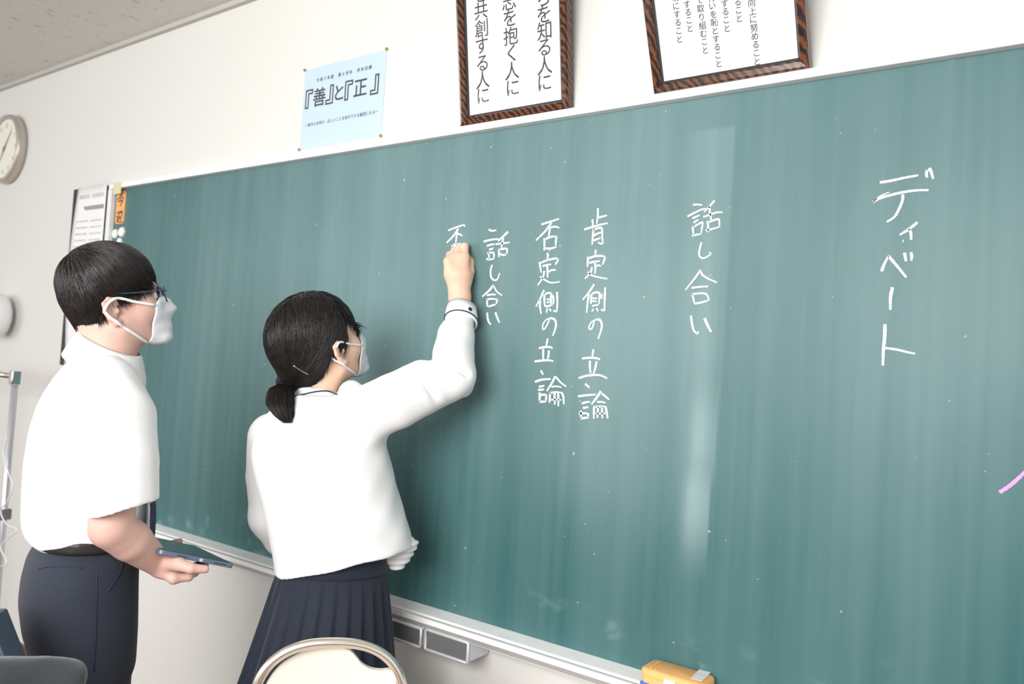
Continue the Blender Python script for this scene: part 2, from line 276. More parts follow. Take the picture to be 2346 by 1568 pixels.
# ------------------------------------------------------------------ lettering (built-in font turned to mesh)
def glyphs(items, m, name, parent, origin, ux, uz, un, bold=0.0, shear=0, each=False):
    """items: (char, u, v, size) on the plane origin + u*ux + v*uz, raised along un"""
    ux, uz, un, origin = (np.array(a, float) for a in (ux, uz, un, origin)); parts = []
    for ch, u, v, size in items:
        sxr = 1.0
        if isinstance(size, tuple): size, sxr = size
        cu = bpy.data.curves.new('t', 'FONT'); cu.body = ch; cu.size = size; cu.align_x = 'CENTER'; cu.align_y = 'CENTER'; cu.offset = bold*size; cu.resolution_u = 3; cu.shear = shear
        o = bpy.data.objects.new('t', cu); me = bpy.data.meshes.new_from_object(o)
        vs = np.array([tuple(q.co) for q in me.vertices]) if len(me.vertices) else np.zeros((0, 3))
        if len(vs):
            cxy = (vs[:, :2].max(0)+vs[:, :2].min(0))/2 if len(ch) == 1 and ch not in 'こと、' else np.array([0., 0.])
            if len(ch) == 1: cxy = np.array([(vs[:, 0].max()+vs[:, 0].min())/2, (vs[:, 1].max()+vs[:, 1].min())/2])
            parts.append(([origin+ux*((q[0]-cxy[0])*sxr+u)+uz*((q[1]-cxy[1])+v)+un*.0004 for q in vs], [tuple(p.vertices) for p in me.polygons]))
        bpy.data.objects.remove(o); bpy.data.curves.remove(cu); bpy.data.meshes.remove(me)
    if each: return [mesh_obj(name, V, F, m, parent) for V, F in parts]
    V, F = joinvf(parts); o = mesh_obj(name, V, F, m, parent); o['kind'] = 'stuff'; return o
g = onY(286, 458); g2 = onY(281, 495)
glyphs([('今', 0, .028, .052), ('週', 0, -.038, .052)], M_print, 'character', sg, ((cx0+cx1)/2, -.0131, (cz0+cz1)/2), (1, 0, 0), (0, 0, 1), (0, -1, 0), .015, each=True)
for k, (px, py) in enumerate(((286, 533), (271, 537), (281, 555))):
    q = onY(px, py); s = (.021, .020, .016)[k]
    t = thing('magnet', (q[0], -.010, q[2]), ('largest white round magnet below the orange plate', 'white round magnet beside the board frame under the orange plate', 'small white round magnet lowest of the three')[k], 'magnet', 'white magnets at the board corner')
    disc('magnet_body', q, s*1.12, s, -.012, -.010, M_white, t, 6); disc('magnet_face', q, s*.95, s*.85, -.016, -.012, mat('magnet_cream', (.85, .87, .82), .5), t, bevel=.001)
# ------------------------------------------------------------------ blue goal poster
q = [onY(*a, -.002) for a in ((699.3, 160.4), (886.8, 113.5), (872.4, 313.4), (685.9, 342))]
x0, x1 = (q[0][0]+q[3][0])/2, (q[1][0]+q[2][0])/2; z0, z1 = (q[2][2]+q[3][2])/2, (q[0][2]+q[1][2])/2
po = thing('goal_poster', ((x0+x1)/2, 0, z0), 'pale blue school goal poster pinned above the chalkboard', 'poster')
box('sheet', x0, x1, -.0015, -.0003, z0, z1, mat('blue_paper', (.55, .68, .80), .35, spec=.4), po)
wq, hq = x1-x0, z1-z0; o0 = ((x0+x1)/2, -.0016, (z0+z1)/2)
def line(txt, u0, u1, v, size, sxr=1.0): return [(c, u0+(u1-u0)*i/max(1, len(txt)-1), v, (size, sxr)) for i, c in enumerate(txt) if c.strip('　 ')]
glyphs(line('令和５年度　第６学年　学年目標', -.32*wq, .32*wq, .335*hq, .0135), M_print, 'small_lettering', po, o0, (1, 0, 0), (0, 0, 1), (0, -1, 0), .01)
glyphs([(c, u*wq, .12*hq, s) for c, u, s in (('『', -.42, .088), ('善', -.285, .062), ('』', -.155, .088), ('と', -.035, .056), ('『', .08, .088), ('正', .22, .060), ('』', .385, .088))], M_print, 'character', po, o0, (1, 0, 0), (0, 0, 1), (0, -1, 0), .012, each=True)
glyphs(line('～善き心を持ち、正しいことを実行できる集団になる～', -.43*wq, .43*wq, -.205*hq, .0125), M_print, 'small_lettering', po, o0, (1, 0, 0), (0, 0, 1), (0, -1, 0), .004)
M_gold = mat('brass_pin', (.45, .33, .12), .4, .6)
for x, z in ((x0, z1), (x1, z1), (x1, z0), (x0, z0)): disc('pin', (x, 0, z), .0045, .0045, -.006, -.0003, M_gold, po, 12)
# ------------------------------------------------------------------ framed mottos
M_wood = mat('zebra_wood', (.2, .07, .03), .22, spec=.5); nt = M_wood.node_tree; tc = nt.nodes.new('ShaderNodeTexCoord'); wv = nt.nodes.new('ShaderNodeTexWave'); wv.bands_direction = 'DIAGONAL'; wv.inputs['Scale'].default_value = 34; wv.inputs['Distortion'].default_value = 5; wv.inputs['Detail'].default_value = 3; wv.inputs['Detail Scale'].default_value = 1.5
rp = nt.nodes.new('ShaderNodeValToRGB'); rp.color_ramp.elements[0].position = .3; rp.color_ramp.elements[0].color = (.016, .008, .006, 1); rp.color_ramp.elements[1].position = .8; rp.color_ramp.elements[1].color = (.16, .050, .018, 1)
nt.links.new(tc.outputs['Object'], wv.inputs[0]); nt.links.new(wv.outputs[0], rp.inputs[0]); nt.links.new(rp.outputs[0], nt.nodes['Principled BSDF'].inputs['Base Color'])
M_glass = bpy.data.materials.new('picture_glass'); M_glass.use_nodes = True; b = M_glass.node_tree.nodes['Principled BSDF']; b.inputs['Transmission Weight'].default_value = 1; b.inputs['Roughness'].default_value = .02; b.inputs['IOR'].default_value = 1.12
def frame(bl, br, theta, hgt, label, fw_, cols, tsize):
    L0 = onY(*bl, -.026); R0 = onY(*br, -.026); z = ZT+.019; x0, x1 = L0[0], R0[0]; Wd = x1-x0
    a = math.radians(theta); uz = np.array([0, -math.sin(a), math.cos(a)]); un = np.array([0, -math.cos(a), -math.sin(a)]); ux = np.array([1., 0, 0])
    yb = -.024 if theta < 15 else -.027
    O = np.array([x0, yb, z]); f = thing('framed_motto', ((x0+x1)/2, yb, z), label, 'framed picture', None)
    D = .018
    def pt(u, v, n): return O+ux*u+uz*v+un*n
    # four mitred rails with a raised bead, bottom rail first
    iw = [(fw_, fw_), (Wd-fw_, fw_), (Wd-fw_, hgt-fw_), (fw_, hgt-fw_)]; ow = [(0, 0), (Wd, 0), (Wd, hgt), (0, hgt)]
    for i in range(4):
        j = (i+1) % 4; prof = [(0, -D+.0), (0, .002), (.15, .006), (.3, .0045), (.85, .0025), (1, -.001), (1, -D)]
        V = []
        for (A, B) in ((ow[i], iw[i]), (ow[j], iw[j])):
            for s, n in prof: V.append(pt(A[0]+(B[0]-A[0])*s, A[1]+(B[1]-A[1])*s, n))
        k = len(prof); F = [(q, (q+1) % k, k+(q+1) % k, k+q) for q in range(k)]+[tuple(range(k))[::-1], tuple(range(k, 2*k))]
        mesh_obj('frame_rail', V, F, M_wood, f)
    V, F = extrude([pt(fw_-.004, fw_-.004, -.012), pt(Wd-fw_+.004, fw_-.004, -.012), pt(Wd-fw_+.004, hgt-fw_, -.012), pt(fw_-.004, hgt-fw_, -.012)], un, .003); mesh_obj('motto_sheet', V, F, M_paper, f)
    b = .0045; V, F = joinvf([extrude([pt(*p, -.0088) for p in q], un, .006) for q in (((fw_, fw_), (Wd-fw_, fw_), (Wd-fw_, fw_+b), (fw_, fw_+b)), ((fw_, fw_), (fw_+b*.8, fw_), (fw_+b*.8, hgt-fw_), (fw_, hgt-fw_)), ((Wd-fw_-b*.6, fw_), (Wd-fw_, fw_), (Wd-fw_, hgt-fw_), (Wd-fw_-b*.6, hgt-fw_)))])
    mesh_obj('inner_lip', V, F, M_black, f)
    V, F = extrude([pt(.002, .002, -D-.003), pt(Wd-.002, .002, -D-.003), pt(Wd-.002, hgt-.002, -D-.003), pt(.002, hgt-.002, -D-.003)], un, .004); mesh_obj('backing', V, F, M_black, f)
    items = []
    C0 = pt(0, 0, -.0088)
    for txt, pos in cols:
        for c, (px, py) in zip(txt, pos):
            d = ray(px, py); t = ((C0-CAM)@un)/(d@un); w_ = CAM+t*d-C0; items.append((c, w_@ux, w_@uz, tsize))
    glyphs(items, mat('motto_ink', (.05, .05, .05), .7), 'character', f, C0, ux, uz, un, .003, each=True)
    V, F = extrude([pt(fw_, fw_, -.0065), pt(Wd-fw_, fw_, -.0065), pt(Wd-fw_, hgt-fw_, -.0065), pt(fw_, hgt-fw_, -.0065)], un, .001); mesh_obj('glass', V, F, M_glass, f)
def lin(a, b, n): return [(a[0]+(b[0]-a[0])*i/(n-1), a[1]+(b[1]-a[1])*i/(n-1)) for i in range(n)]
frame((1055, 287), (1303, 248), 9, .50, 'dark wood framed motto in large characters left of the other frame', .021,
 [('らを知る人に', [(1246, -6), (1246, 32), (1247, 70), (1247, 109), (1248, 150), (1248, 189)]), ('志を抱く人に', [(1166, 2), (1168, 41), (1170, 82), (1172, 122), (1173, 162), (1175, 201)]), ('を共創する人に', [(1100, -14), (1102, 24), (1103, 65), (1104, 104), (1105, 145), (1106, 183), (1107, 219)])], .047)
frame((1500, 215), (1855, 161), 24, .47, 'dark wood framed list in small characters leaning forward at the right', .0185,
 [('向上に努めること', lin((1722, 6), (1735, 141), 8)), ('ること', lin((1690, 5), (1694, 42), 3)), ('すること', lin((1660, 8), (1666, 65), 4)), ('行いを恥とすること', lin((1630, -5), (1647, 146), 9)), ('で取り組むこと', lin((1603, 1), (1616, 115), 7)), ('すること', lin((1574, 10), (1581, 65), 4)), ('切にすること', lin((1547, -5), (1557, 90), 6))], .0165)
# ------------------------------------------------------------------ wall clock
cc = onY(11.5, 341, -.032); ck = thing('wall_clock', (cc[0], 0, cc[2]), 'round silver rimmed wall clock with a cream face high on the left wall', 'clock')
def ring(name, c, prof, m, parent, n=48):
    V, F = [], []
    for i in range(n):
        t = 2*math.pi*i/n
        for r, y in prof: V.append((c[0]+r*math.cos(t), y, c[2]+r*math.sin(t)))
    k = len(prof)
    for i in range(n):
        j = (i+1) % n
        for q in range(k-1): F.append((i*k+q, j*k+q, j*k+q+1, i*k+q+1))
    return mesh_obj(name, V, F, m, parent, smooth=True)
RC = .140
ring('clock_rim', cc, [(0, -.001), (RC+.016, -.001), (RC+.021, -.005), (RC+.021, -.034), (RC+.015, -.045), (RC+.006, -.044), (RC, -.036), (RC-.004, -.031), (0, -.031)], mat('champagne_metal', (.52, .48, .42), .4, .5), ck)
disc('clock_face', cc, RC-.002, RC-.002, -.033, -.031, mat('clock_cream', (.84, .84, .74), .5), ck, 40)
glyphs([(str(h), .108*math.sin(h*math.pi/6), .108*math.cos(h*math.pi/6), .030) for h in range(1, 13)], mat('clock_ink', (.30, .30, .26), .6), 'numeral', ck, (cc[0], -.0332, cc[2]), (1, 0, 0), (0, 0, 1), (0, -1, 0), each=True)
for nm, ang, ln in (('minute_hand', 38, .10), ('hour_hand', 215, .075)):
    t = math.radians(ang); d = np.array([math.sin(t), 0, math.cos(t)]); s = np.array([d[2], 0, -d[0]]); c = np.array([cc[0], -.036, cc[2]])
    V, F = extrude([c-d*.02-s*.004, c-d*.02+s*.004, c+d*ln+s*.0015, c+d*ln-s*.0015], (0, -1, 0), .001); mesh_obj(nm, V, F, M_gold, ck)
disc('hub', cc, .007, .007, -.040, -.033, M_gold, ck, 14)
# ------------------------------------------------------------------ bulletin poster at the board's left end
a, b, c_ = onY(176, 438, -.012), onY(266, 430, -.03), onY(120, 800, -.012)
x0, x1, z1, z0 = onY(178, 445, -.035)[0], XBL-.0285, 2.03, 1.30; xbk = onY(158, 560, -.03)[0]
bu = thing('bulletin_sheet', ((x0+x1)/2, 0, z0), 'tall white bulletin sheet with faint print taped at the left end of the chalkboard', 'poster')
def sheet(x0, x1, z0, z1, bow, y, th=.001, nx=8, nz_=14):
    V = []; F = []
    for s in (0, 1):
        for j in range(nz_+1):
            for i in range(nx+1):
                u, v = i/nx, j/nz_; V.append((x0+(x1-x0)*u-bow*.5*math.sin(math.pi*min(1, (1-v)*1.1))*(1-u), y-bow*math.sin(math.pi*min(1, (1-v)*1.1))*(1-u)**2+s*th, z0+(z1-z0)*v))
    n = (nx+1)*(nz_+1)
    for j in range(nz_):
        for i in range(nx):
            a = j*(nx+1)+i; F.append((a, a+1, a+nx+2, a+nx+1)); F.append((n+a, n+a+nx+1, n+a+nx+2, n+a+1))
    for i in range(nx): F.append((i, n+i, n+i+1, i+1)); a = nz_*(nx+1)+i; F.append((a, a+1, n+a+1, n+a))
    for j in range(nz_): a = j*(nx+1); F.append((a, a+nx+1, n+a+nx+1, n+a)); a += nx; F.append((a, n+a, n+a+nx+1, a+nx+1))
    return V, F
V, F = sheet(x0, x1, z0, z1, .012, -.034); mesh_obj('paper', V, F, M_paper, bu, smooth=True)
box('backing_board', xbk, x1-.03, -.028, 0, z0, z1-.002, M_black, bu)
box('header_bar', x0+.02, x1-.01, -.0365, -.0355, z1-.098, z1-.082, mat('grey_bar', (.32, .32, .32), .6), bu)
lines = []
for r_ in range(13):
    zz = z1-.05-.0*r_ if r_ == 0 else z1-.12-.026*r_
    for (ua, ub) in ((.10, .46), (.55, .93)):
        u = ua
        while u < ub:
            wu = random.uniform(.02, .06); lines.append(boxvf(x0+(x1-x0)*u, x0+(x1-x0)*min(u+wu, ub), -.0362-.012*(1-u)**2*math.sin(math.pi*min(1, (z1-zz)/.73*1.1)), -.0345-.012*(1-u)**2*math.sin(math.pi*min(1, (z1-zz)/.73*1.1)), zz, zz+(.016 if r_ == 0 else .006))); u += wu+random.uniform(.008, .04)
V, F = joinvf(lines); mesh_obj('faint_print', V, F, M_printg, bu)['kind'] = 'stuff'
# ------------------------------------------------------------------ under-tray pockets
M_rim = mat('satin_rim', (.80, .82, .84), .35, .3); M_pock = mat('pocket_grey', (.16, .165, .17), .5); M_pside = mat('pocket_shell', (.66, .69, .74), .45); M_cream = mat('pocket_cream', (.84, .80, .62), .5)
pf = -.085
for k, (tl, trr, br_) in enumerate((((974, 1441), (1076, 1472), (1068, 1522)), ((862, 1408), (968, 1439), (962, 1486)))):
    A, B, Cc = onY(*tl, pf), onY(*trr, pf), onY(*br_, pf); x0, x1 = A[0], B[0]; z1 = (A[2]+B[2])/2; z0 = Cc[2]
    t = thing('wall_pocket', ((x0+x1)/2, pf, z0), ('silver rimmed grey drawer box under the chalk tray, the one fully in view', 'silver rimmed grey drawer box under the chalk tray, half hidden by the skirt')[k], 'drawer box', 'drawer boxes under the chalk tray')
    box('shell', x0+.002, x1-.002, pf+.006, 0, z0+.002, z1-.004, M_pside, t, bevel=.006)
    box('top_plate', x0+.001, x1-.001, pf+.004, -.0, z1-.004, z1, M_cream, t)
    box('front_panel', x0+.006, x1-.006, pf+.001, pf+.006, z0+.006, z1-.006, M_pock, t)
    e = .0035; tube('front_rim', [(x0+e, pf, z0+e), (x0+e*1.0, pf, (z0+z1)/2), (x0+e, pf, z1-e), (x0+2*e, pf, z1-e*.6), ((x0+x1)/2, pf, z1-e*.6), (x1-2*e, pf, z1-e*.6), (x1-e, pf, z1-e), (x1-e, pf, (z0+z1)/2), (x1-e, pf, z0+e), (x1-2*e, pf, z0+e*.6), ((x0+x1)/2, pf, z0+e*.6), (x0+2*e, pf, z0+e*.6)], e*1.1, M_rim, t, 8, True)
# ------------------------------------------------------------------ orange case on the tray
zt = .769; A = onY(1458, 1535, -.078); hh = .040
def onZ(px, py, z): d = ray(px, py); return CAM+(z-CAM[2])/d[2]*d
fl, bl_, br2 = onZ(1455, 1531, zt+hh), onZ(1491, 1498, zt+hh), onZ(1650, 1540, zt+hh)
x0, x1, y0, y1 = fl[0]+.003, br2[0]+.003, -.088, -.013
oc = thing('orange_case', ((x0+x1)/2, (y0+y1)/2, zt), 'orange lidded case with a white sticker lying on the chalk tray', 'case')
M_or = mat('orange_plastic', (.95, .50, .18), .42, spec=.4)
box('base', x0+.002, x1-.002, y0+.002, y1-.002, zt, zt+.012, mat('blue_plastic', (.06, .16, .75), .4), oc, bevel=.003)
def rbox(x0, x1, y0, y1, z0, z1, r, tp=.0):
    V = []; lv = [(z0, 0), (z1-.006, tp), (z1-.002, tp+.002), (z1, tp+.006)]
    n = 0
    for z, ins in lv:
        for (qx, qy, a0) in ((x1-r, y1-r, 0), (x0+r, y1-r, 90), (x0+r, y0+r, 180), (x1-r, y0+r, 270)):
            for k in range(7): t = math.radians(a0+k*15); V.append((qx+(r-ins)*math.cos(t), qy+(r-ins)*math.sin(t), z))
    F = [tuple(range(28))[::-1], tuple(range(84, 112))]
    for l in range(3):
        for k in range(28): F.append((l*28+k, l*28+(k+1) % 28, (l+1)*28+(k+1) % 28, (l+1)*28+k))
    return V, F
V, F = rbox(x0+.002, x1-.002, y0+.002, y1-.002, zt+.012, zt+.027, .014); mesh_obj('body', V, F, M_or, oc, smooth=True).data.set_sharp_from_angle(angle=.9)
V, F = rbox(x0, x1, y0, y1, zt+.026, zt+hh, .016); mesh_obj('lid', V, F, M_or, oc, smooth=True).data.set_sharp_from_angle(angle=.9)
s4 = [onZ(*q, zt+hh+.0003) for q in ((1602, 1535), (1628, 1542), (1608, 1562), (1582, 1555))]
V, F = extrude(s4, (0, 0, 1), .0005); st = mesh_obj('sticker', V, F, M_paper, oc)
sc_ = sum(s4)/4; lines = [boxvf(sc_[0]-.012+i*.006, sc_[0]-.008+i*.006, sc_[1]-.003, sc_[1]+.003, sc_[2]+.0005, sc_[2]+.0008) for i in range(5)]; V, F = joinvf(lines); mesh_obj('sticker_print', V, F, M_printg, st)['kind'] = 'stuff'
V, F = joinvf([boxvf(x0+.016, x0+.020, y0+.016, y1-.016, zt+hh, zt+hh+.0008), boxvf(x0+.030, x0+.032, y0+.012, y1-.03, zt+hh, zt+hh+.0008)]); mesh_obj('raised_mark', V, F, mat('orange_raised', (.95, .55, .25), .4), oc)
box('clasp', (x0+x1)/2-.012, (x0+x1)/2+.012, y0-.003, y0+.002, zt+.018, zt+.032, M_white, oc, bevel=.001)
# ------------------------------------------------------------------ left edge: round white fan and stand
fc = onY(-14, 722, -.07)
fn = thing('wall_fan', (fc[0], 0, fc[2]), 'round white fan housing at the left edge below the clock', 'fan')
ring('fan_housing', fc, [(0, -.02), (.06, -.02), (.088, -.03), (.100, -.055), (.098, -.085), (.084, -.11), (.05, -.125), (0, -.13)], M_white, fn)
ring('fan_hub', fc, [(0, -.145), (.02, -.143), (.03, -.138), (.032, -.125), (0, -.124)], M_grey, fn)
box('wall_bracket', fc[0]-.035, fc[0]+.035, -.022, 0, fc[2]-.035, fc[2]+.035, M_white, fn, bevel=.008)
yp = -.24
pt_ = onY(35, 852, yp); pb = onY(6, 1230, yp); xm = (pt_[0]+pb[0])/2
sd = thing('pole_stand', (xm-.3, yp, 0), 'slim silver pole stand with a top bar at the left edge', 'stand')
tube('pole', [(xm, yp, .02), (xm, yp, pt_[2])], .012, M_grey, sd, 14)
tube('pole', [(xm-.62, yp, .02), (xm-.62, yp, pt_[2])], .012, M_grey, sd, 14)
tube('top_bar', [(xm-.62, yp, pt_[2]-.018), (xm, yp, pt_[2]-.018)], .011, M_chrome, sd, 12)
box('corner_joint', xm-.016, xm+.016, yp-.018, yp+.016, pt_[2]-.05, pt_[2]+.004, M_chrome, sd, bevel=.004)
jz = onY(8, 1178, yp)[2]; box('clamp', xm-.02, xm+.02, yp-.02, yp+.02, jz-.02, jz+.02, mat('dark_clamp', (.2, .2, .2), .4, .4), sd, bevel=.004)
for s in (0, -.62): box('foot', xm+s-.02, xm+s+.02, yp-.22, yp+.22, 0, .03, M_grey, sd, bevel=.005)
cp = [onY(x, y, yp-.03) for x, y in ((16, 1000), (8, 1040), (20, 1085), (30, 1115), (16, 1150), (2, 1172), (14, 1200), (40, 1215), (20, 1232), (2, 1255), (16, 1290), (2, 1300))]
tag(tube('cable', smoothpath(cp, 5), .0028, M_white, None, 6), 'thin white cable looping around the silver pole', 'cable')
# ------------------------------------------------------------------ implicit-surface modelling for bodies and clothes
class Sdf:
    def __init__(s): s.ops = []; s.lo = np.array([9e9]*3); s.hi = -s.lo; s.post = []
    def _b(s, a, r): a = np.array(a, float); s.lo = np.minimum(s.lo, a-r); s.hi = np.maximum(s.hi, a+r)
    def add(s, f, k=.01, op='u'): s.ops.append((op, k, f)); return s
    def cap(s, a, b, ra, rb=None, k=.01, op='u'):
        a, b = np.array(a, float), np.array(b, float); rb = ra if rb is None else rb
        if op == 'u': s._b(a, ra); s._b(b, rb)
        ab = b-a; L = ab@ab+1e-12
        def f(p):
            q = p-a; h = np.clip(q@ab/L, 0, 1); d = q-h[:, None]*ab; return np.sqrt((d*d).sum(1))-(ra+(rb-ra)*h)
        return s.add(f, k, op)
    def chain(s, pts, rs, k=.01, op='u'):
        for i in range(len(pts)-1): s.cap(pts[i], pts[i+1], rs[i], rs[i+1], k if i == 0 else .004, op)
        return s
    def ell(s, c, r, R=None, k=.01, op='u'):
        c = np.array(c, float); r = np.array(r, float); R = np.eye(3) if R is None else np.array(R, float)
        if op == 'u': s._b(c, max(r))
        def f(p):
            q = (p-c)@R.T; k0 = np.sqrt(((q/r)**2).sum(1)); k1 = np.sqrt(((q/r**2)**2).sum(1))+1e-9; return k0*(k0-1)/k1
        return s.add(f, k, op)
    def loft(s, rows, axis, k=.01, op='u', pw=2.0):
        """rows: (left point, right point, half depth); horizontal ellipses interpolated over z"""
        ax = np.array([axis[0], axis[1], 0.]); ax /= np.linalg.norm(ax); ay = np.array([-ax[1], ax[0], 0.])
        rows = sorted([((np.array(a)+np.array(b))/2, abs((np.array(b)-np.array(a))@ax)/2, d) for a, b, d in rows], key=lambda r: r[0][2])
        z = np.array([r[0][2] for r in rows]); cx = np.array([r[0][0] for r in rows]); cy = np.array([r[0][1] for r in rows]); A = np.array([r[1] for r in rows]); B = np.array([r[2] for r in rows])
        # resample smoothly
        zz = np.linspace(z[0], z[-1], 64)
        def sm(v):
            u = np.interp(zz, z, v)
            for _ in range(6): u[1:-1] = (u[:-2]+2*u[1:-1]+u[2:])/4
            return u
        cx, cy, A, B = sm(cx), sm(cy), sm(A), sm(B)
        for i in range(64): s._b((cx[i], cy[i], zz[i]), 0) if op != 'u' else s._b((cx[i], cy[i], zz[i]), max(A[i], B[i])*.75+.03)
        z0, z1 = zz[0], zz[-1]
        def f(p):
            pz = np.clip(p[:, 2], z0, z1); X, Y = p[:, 0]-np.interp(pz, zz, cx), p[:, 1]-np.interp(pz, zz, cy); a, b = np.interp(pz, zz, A), np.interp(pz, zz, B)
            u, v = X*ax[0]+X*0+Y*ax[1], X*ay[0]+Y*ay[1]
            k0 = (np.abs(u/a)**pw+np.abs(v/b)**pw)**(1/pw); k1 = np.sqrt((u/a/a)**2+(v/b/b)**2)+1e-9
            d = np.where(k0 > .3, k0*(k0-1)/k1, (k0-1)*np.minimum(a, b)); dz = np.maximum(z0-p[:, 2], p[:, 2]-z1)
            return np.maximum(d, dz)
        return s.add(f, k, op)
    def __call__(s, p):
        d = None
        for op, k, f in s.ops:
            g = f(p)
            if d is None: d = g; continue
            if op == 'u': h = np.clip(.5+.5*(d-g)/k, 0, 1); d = d+(g-d)*h-k*h*(1-h)
            elif op == 's': h = np.clip(.5-.5*(d+g)/k, 0, 1); d = d+(-g-d)*h+k*h*(1-h)
            elif op == 'i': h = np.clip(.5-.5*(d-g)/k, 0, 1); d = d+(g-d)*h+k*h*(1-h)
            elif op == 'd': d = d+g
        return d
def mesh_sdf(S, h, pad=.012, relax=1):
    lo = S.lo-pad; n = np.ceil((S.hi+pad-lo)/h).astype(int)+1; C = 8; n = ((n+C-1)//C)*C+1
    nc = (n-1)//C
    cen = np.stack(np.meshgrid(*[np.arange(q) for q in nc], indexing='ij'), -1).reshape(-1, 3)
    pc = lo+(cen+.5)*C*h; dc = np.concatenate([S(pc[i:i+200000]) for i in range(0, len(pc), 200000)])
    act = np.abs(dc) < C*h*1.5+.012
    D = np.empty(n, np.float32); D.fill(1)
    blk = dc.reshape(nc); D[:-1, :-1, :-1] = np.repeat(np.repeat(np.repeat(blk, C, 0), C, 1), C, 2); D[-1] = 1; D[:, -1] = 1; D[:, :, -1] = 1
    off = np.stack(np.meshgrid(*[np.arange(C+1)]*3, indexing='ij'), -1).reshape(-1, 3)
    ac = cen[act]*C
    for i in range(0, len(ac), 400):
        idx = (ac[i:i+400, None, :]+off[None]).reshape(-1, 3); D[idx[:, 0], idx[:, 1], idx[:, 2]] = S(lo+idx*h)
    sg = D < 0; cc = np.zeros(n-1, np.int8)
    for a in (0, 1):
        for b in (0, 1):
            for c in (0, 1): cc += sg[a:n[0]-1+a, b:n[1]-1+b, c:n[2]-1+c]
    cells = np.argwhere((cc > 0) & (cc < 8)); vid = -np.ones(n-1, np.int32); vid[cells[:, 0], cells[:, 1], cells[:, 2]] = np.arange(len(cells))
    V = np.zeros((len(cells), 3)); cnt = np.zeros(len(cells))
    cor = [(a, b, c) for a in (0, 1) for b in (0, 1) for c in (0, 1)]
    for p in range(8):
        for q in range(p+1, 8):
            a, b = np.array(cor[p]), np.array(cor[q])
            if abs(a-b).sum() != 1: continue
            ia, ib = cells+a, cells+b; da = D[ia[:, 0], ia[:, 1], ia[:, 2]]; db = D[ib[:, 0], ib[:, 1], ib[:, 2]]
            m_ = (da < 0) != (db < 0); t = np.where(m_, da/(da-db+1e-12), 0)[:, None]
            V += np.where(m_[:, None], a+(b-a)*t, 0); cnt += m_
    V = lo+(cells+V/cnt[:, None])*h
    Fs = []
    for ax in range(3):
        u, v = (ax+1) % 3, (ax+2) % 3; sl0 = [slice(1, None)]*3; 
        A = sg.copy(); idx0 = [slice(0, n[0]-1), slice(0, n[1]-1), slice(0, n[2]-1)]
        s0 = [slice(1, n[i]-1) for i in range(3)]; s0[ax] = slice(0, n[ax]-1); s1 = list(s0); s1[ax] = slice(1, n[ax])
        x = sg[tuple(s0)] != sg[tuple(s1)]; e = np.argwhere(x)
        for i in range(3): e[:, i] += 0 if i == ax else 1
        eu = np.zeros(3, int); eu[u] = 1; ev = np.zeros(3, int); ev[v] = 1
        q = [vid[tuple((e+d).T)] for d in (-eu-ev, -ev, np.zeros(3, int), -eu)]
        fl = sg[tuple(e.T)]; Q = np.stack(q, 1); Q = np.where(fl[:, None], Q, Q[:, ::-1]); Fs.append(Q)
    F = np.concatenate(Fs); F = F[(F >= 0).all(1)]
    # light tangential relaxation
    for _ in range(relax):
        acc = np.zeros_like(V); ct = np.zeros(len(V))
        for i in range(4):
            a, b = F[:, i], F[:, (i+1) % 4]; np.add.at(acc, a, V[b]); np.add.at(acc, b, V[a]); np.add.at(ct, a, 1); np.add.at(ct, b, 1)
        V = .5*V+.5*acc/np.maximum(ct, 1)[:, None]
    return V, F
def np_obj(name, parts, m, parent=None):
    """parts: list of (V, F) numpy quads joined in one mesh"""
    Vs, Fs, n = [], [], 0
    for V, F in parts: Vs.append(np.asarray(V, float)); Fs.append(np.asarray(F)+n); n += len(V)
    V = np.concatenate(Vs); F = np.concatenate(Fs); me = bpy.data.meshes.new(name)
    me.vertices.add(len(V)); me.vertices.foreach_set('co', V.ravel()); k = F.shape[1]
    me.loops.add(F.size); me.loops.foreach_set('vertex_index', F.ravel().astype(np.int32)); me.polygons.add(len(F)); me.polygons.foreach_set('loop_start', np.arange(0, F.size, k, dtype=np.int32)); me.polygons.foreach_set('loop_total', np.full(len(F), k, np.int32))
    me.update(calc_edges=True); me.validate(); return link(name, me, m, parent, True)
def bvh(V, F): return BVHTree.FromPolygons([tuple(v) for v in V], [tuple(map(int, f)) for f in F])
def cast(bv, px, py, lift=.001):
    d = ray(px, py); d = d/np.linalg.norm(d); r = bv.ray_cast(Vector(CAM), Vector(d))
    return None if r[0] is None else np.array(r[0])-d*lift
def fnoise(p, f, seed=0):
    """cheap smooth pseudo-noise"""
    r = np.random.default_rng(seed); o = 0
    for i in range(5):
        k = r.normal(size=3)*f; o = o+np.sin(p@k+r.uniform(0, 6.28))
    return o/5
class Head:
    """local frame: x right, y forward, z up; origin at eye level in the middle of the skull"""
    def __init__(s, o, f, roll=0):
        f = np.array(f)/np.linalg.norm(f); x = np.cross(f, (0, 0, 1)); x /= np.linalg.norm(x); z = np.cross(x, f)
        c, sn = math.cos(roll), math.sin(roll); x, z = c*x+sn*z, -sn*x+c*z
        s.o = np.array(o); s.R = np.array([x, f, z])       # rows: local axes in world
    def w(s, p): return s.o+np.asarray(p, float)@s.R
    def l(s, q): return (np.asarray(q, float)-s.o)@s.R.T
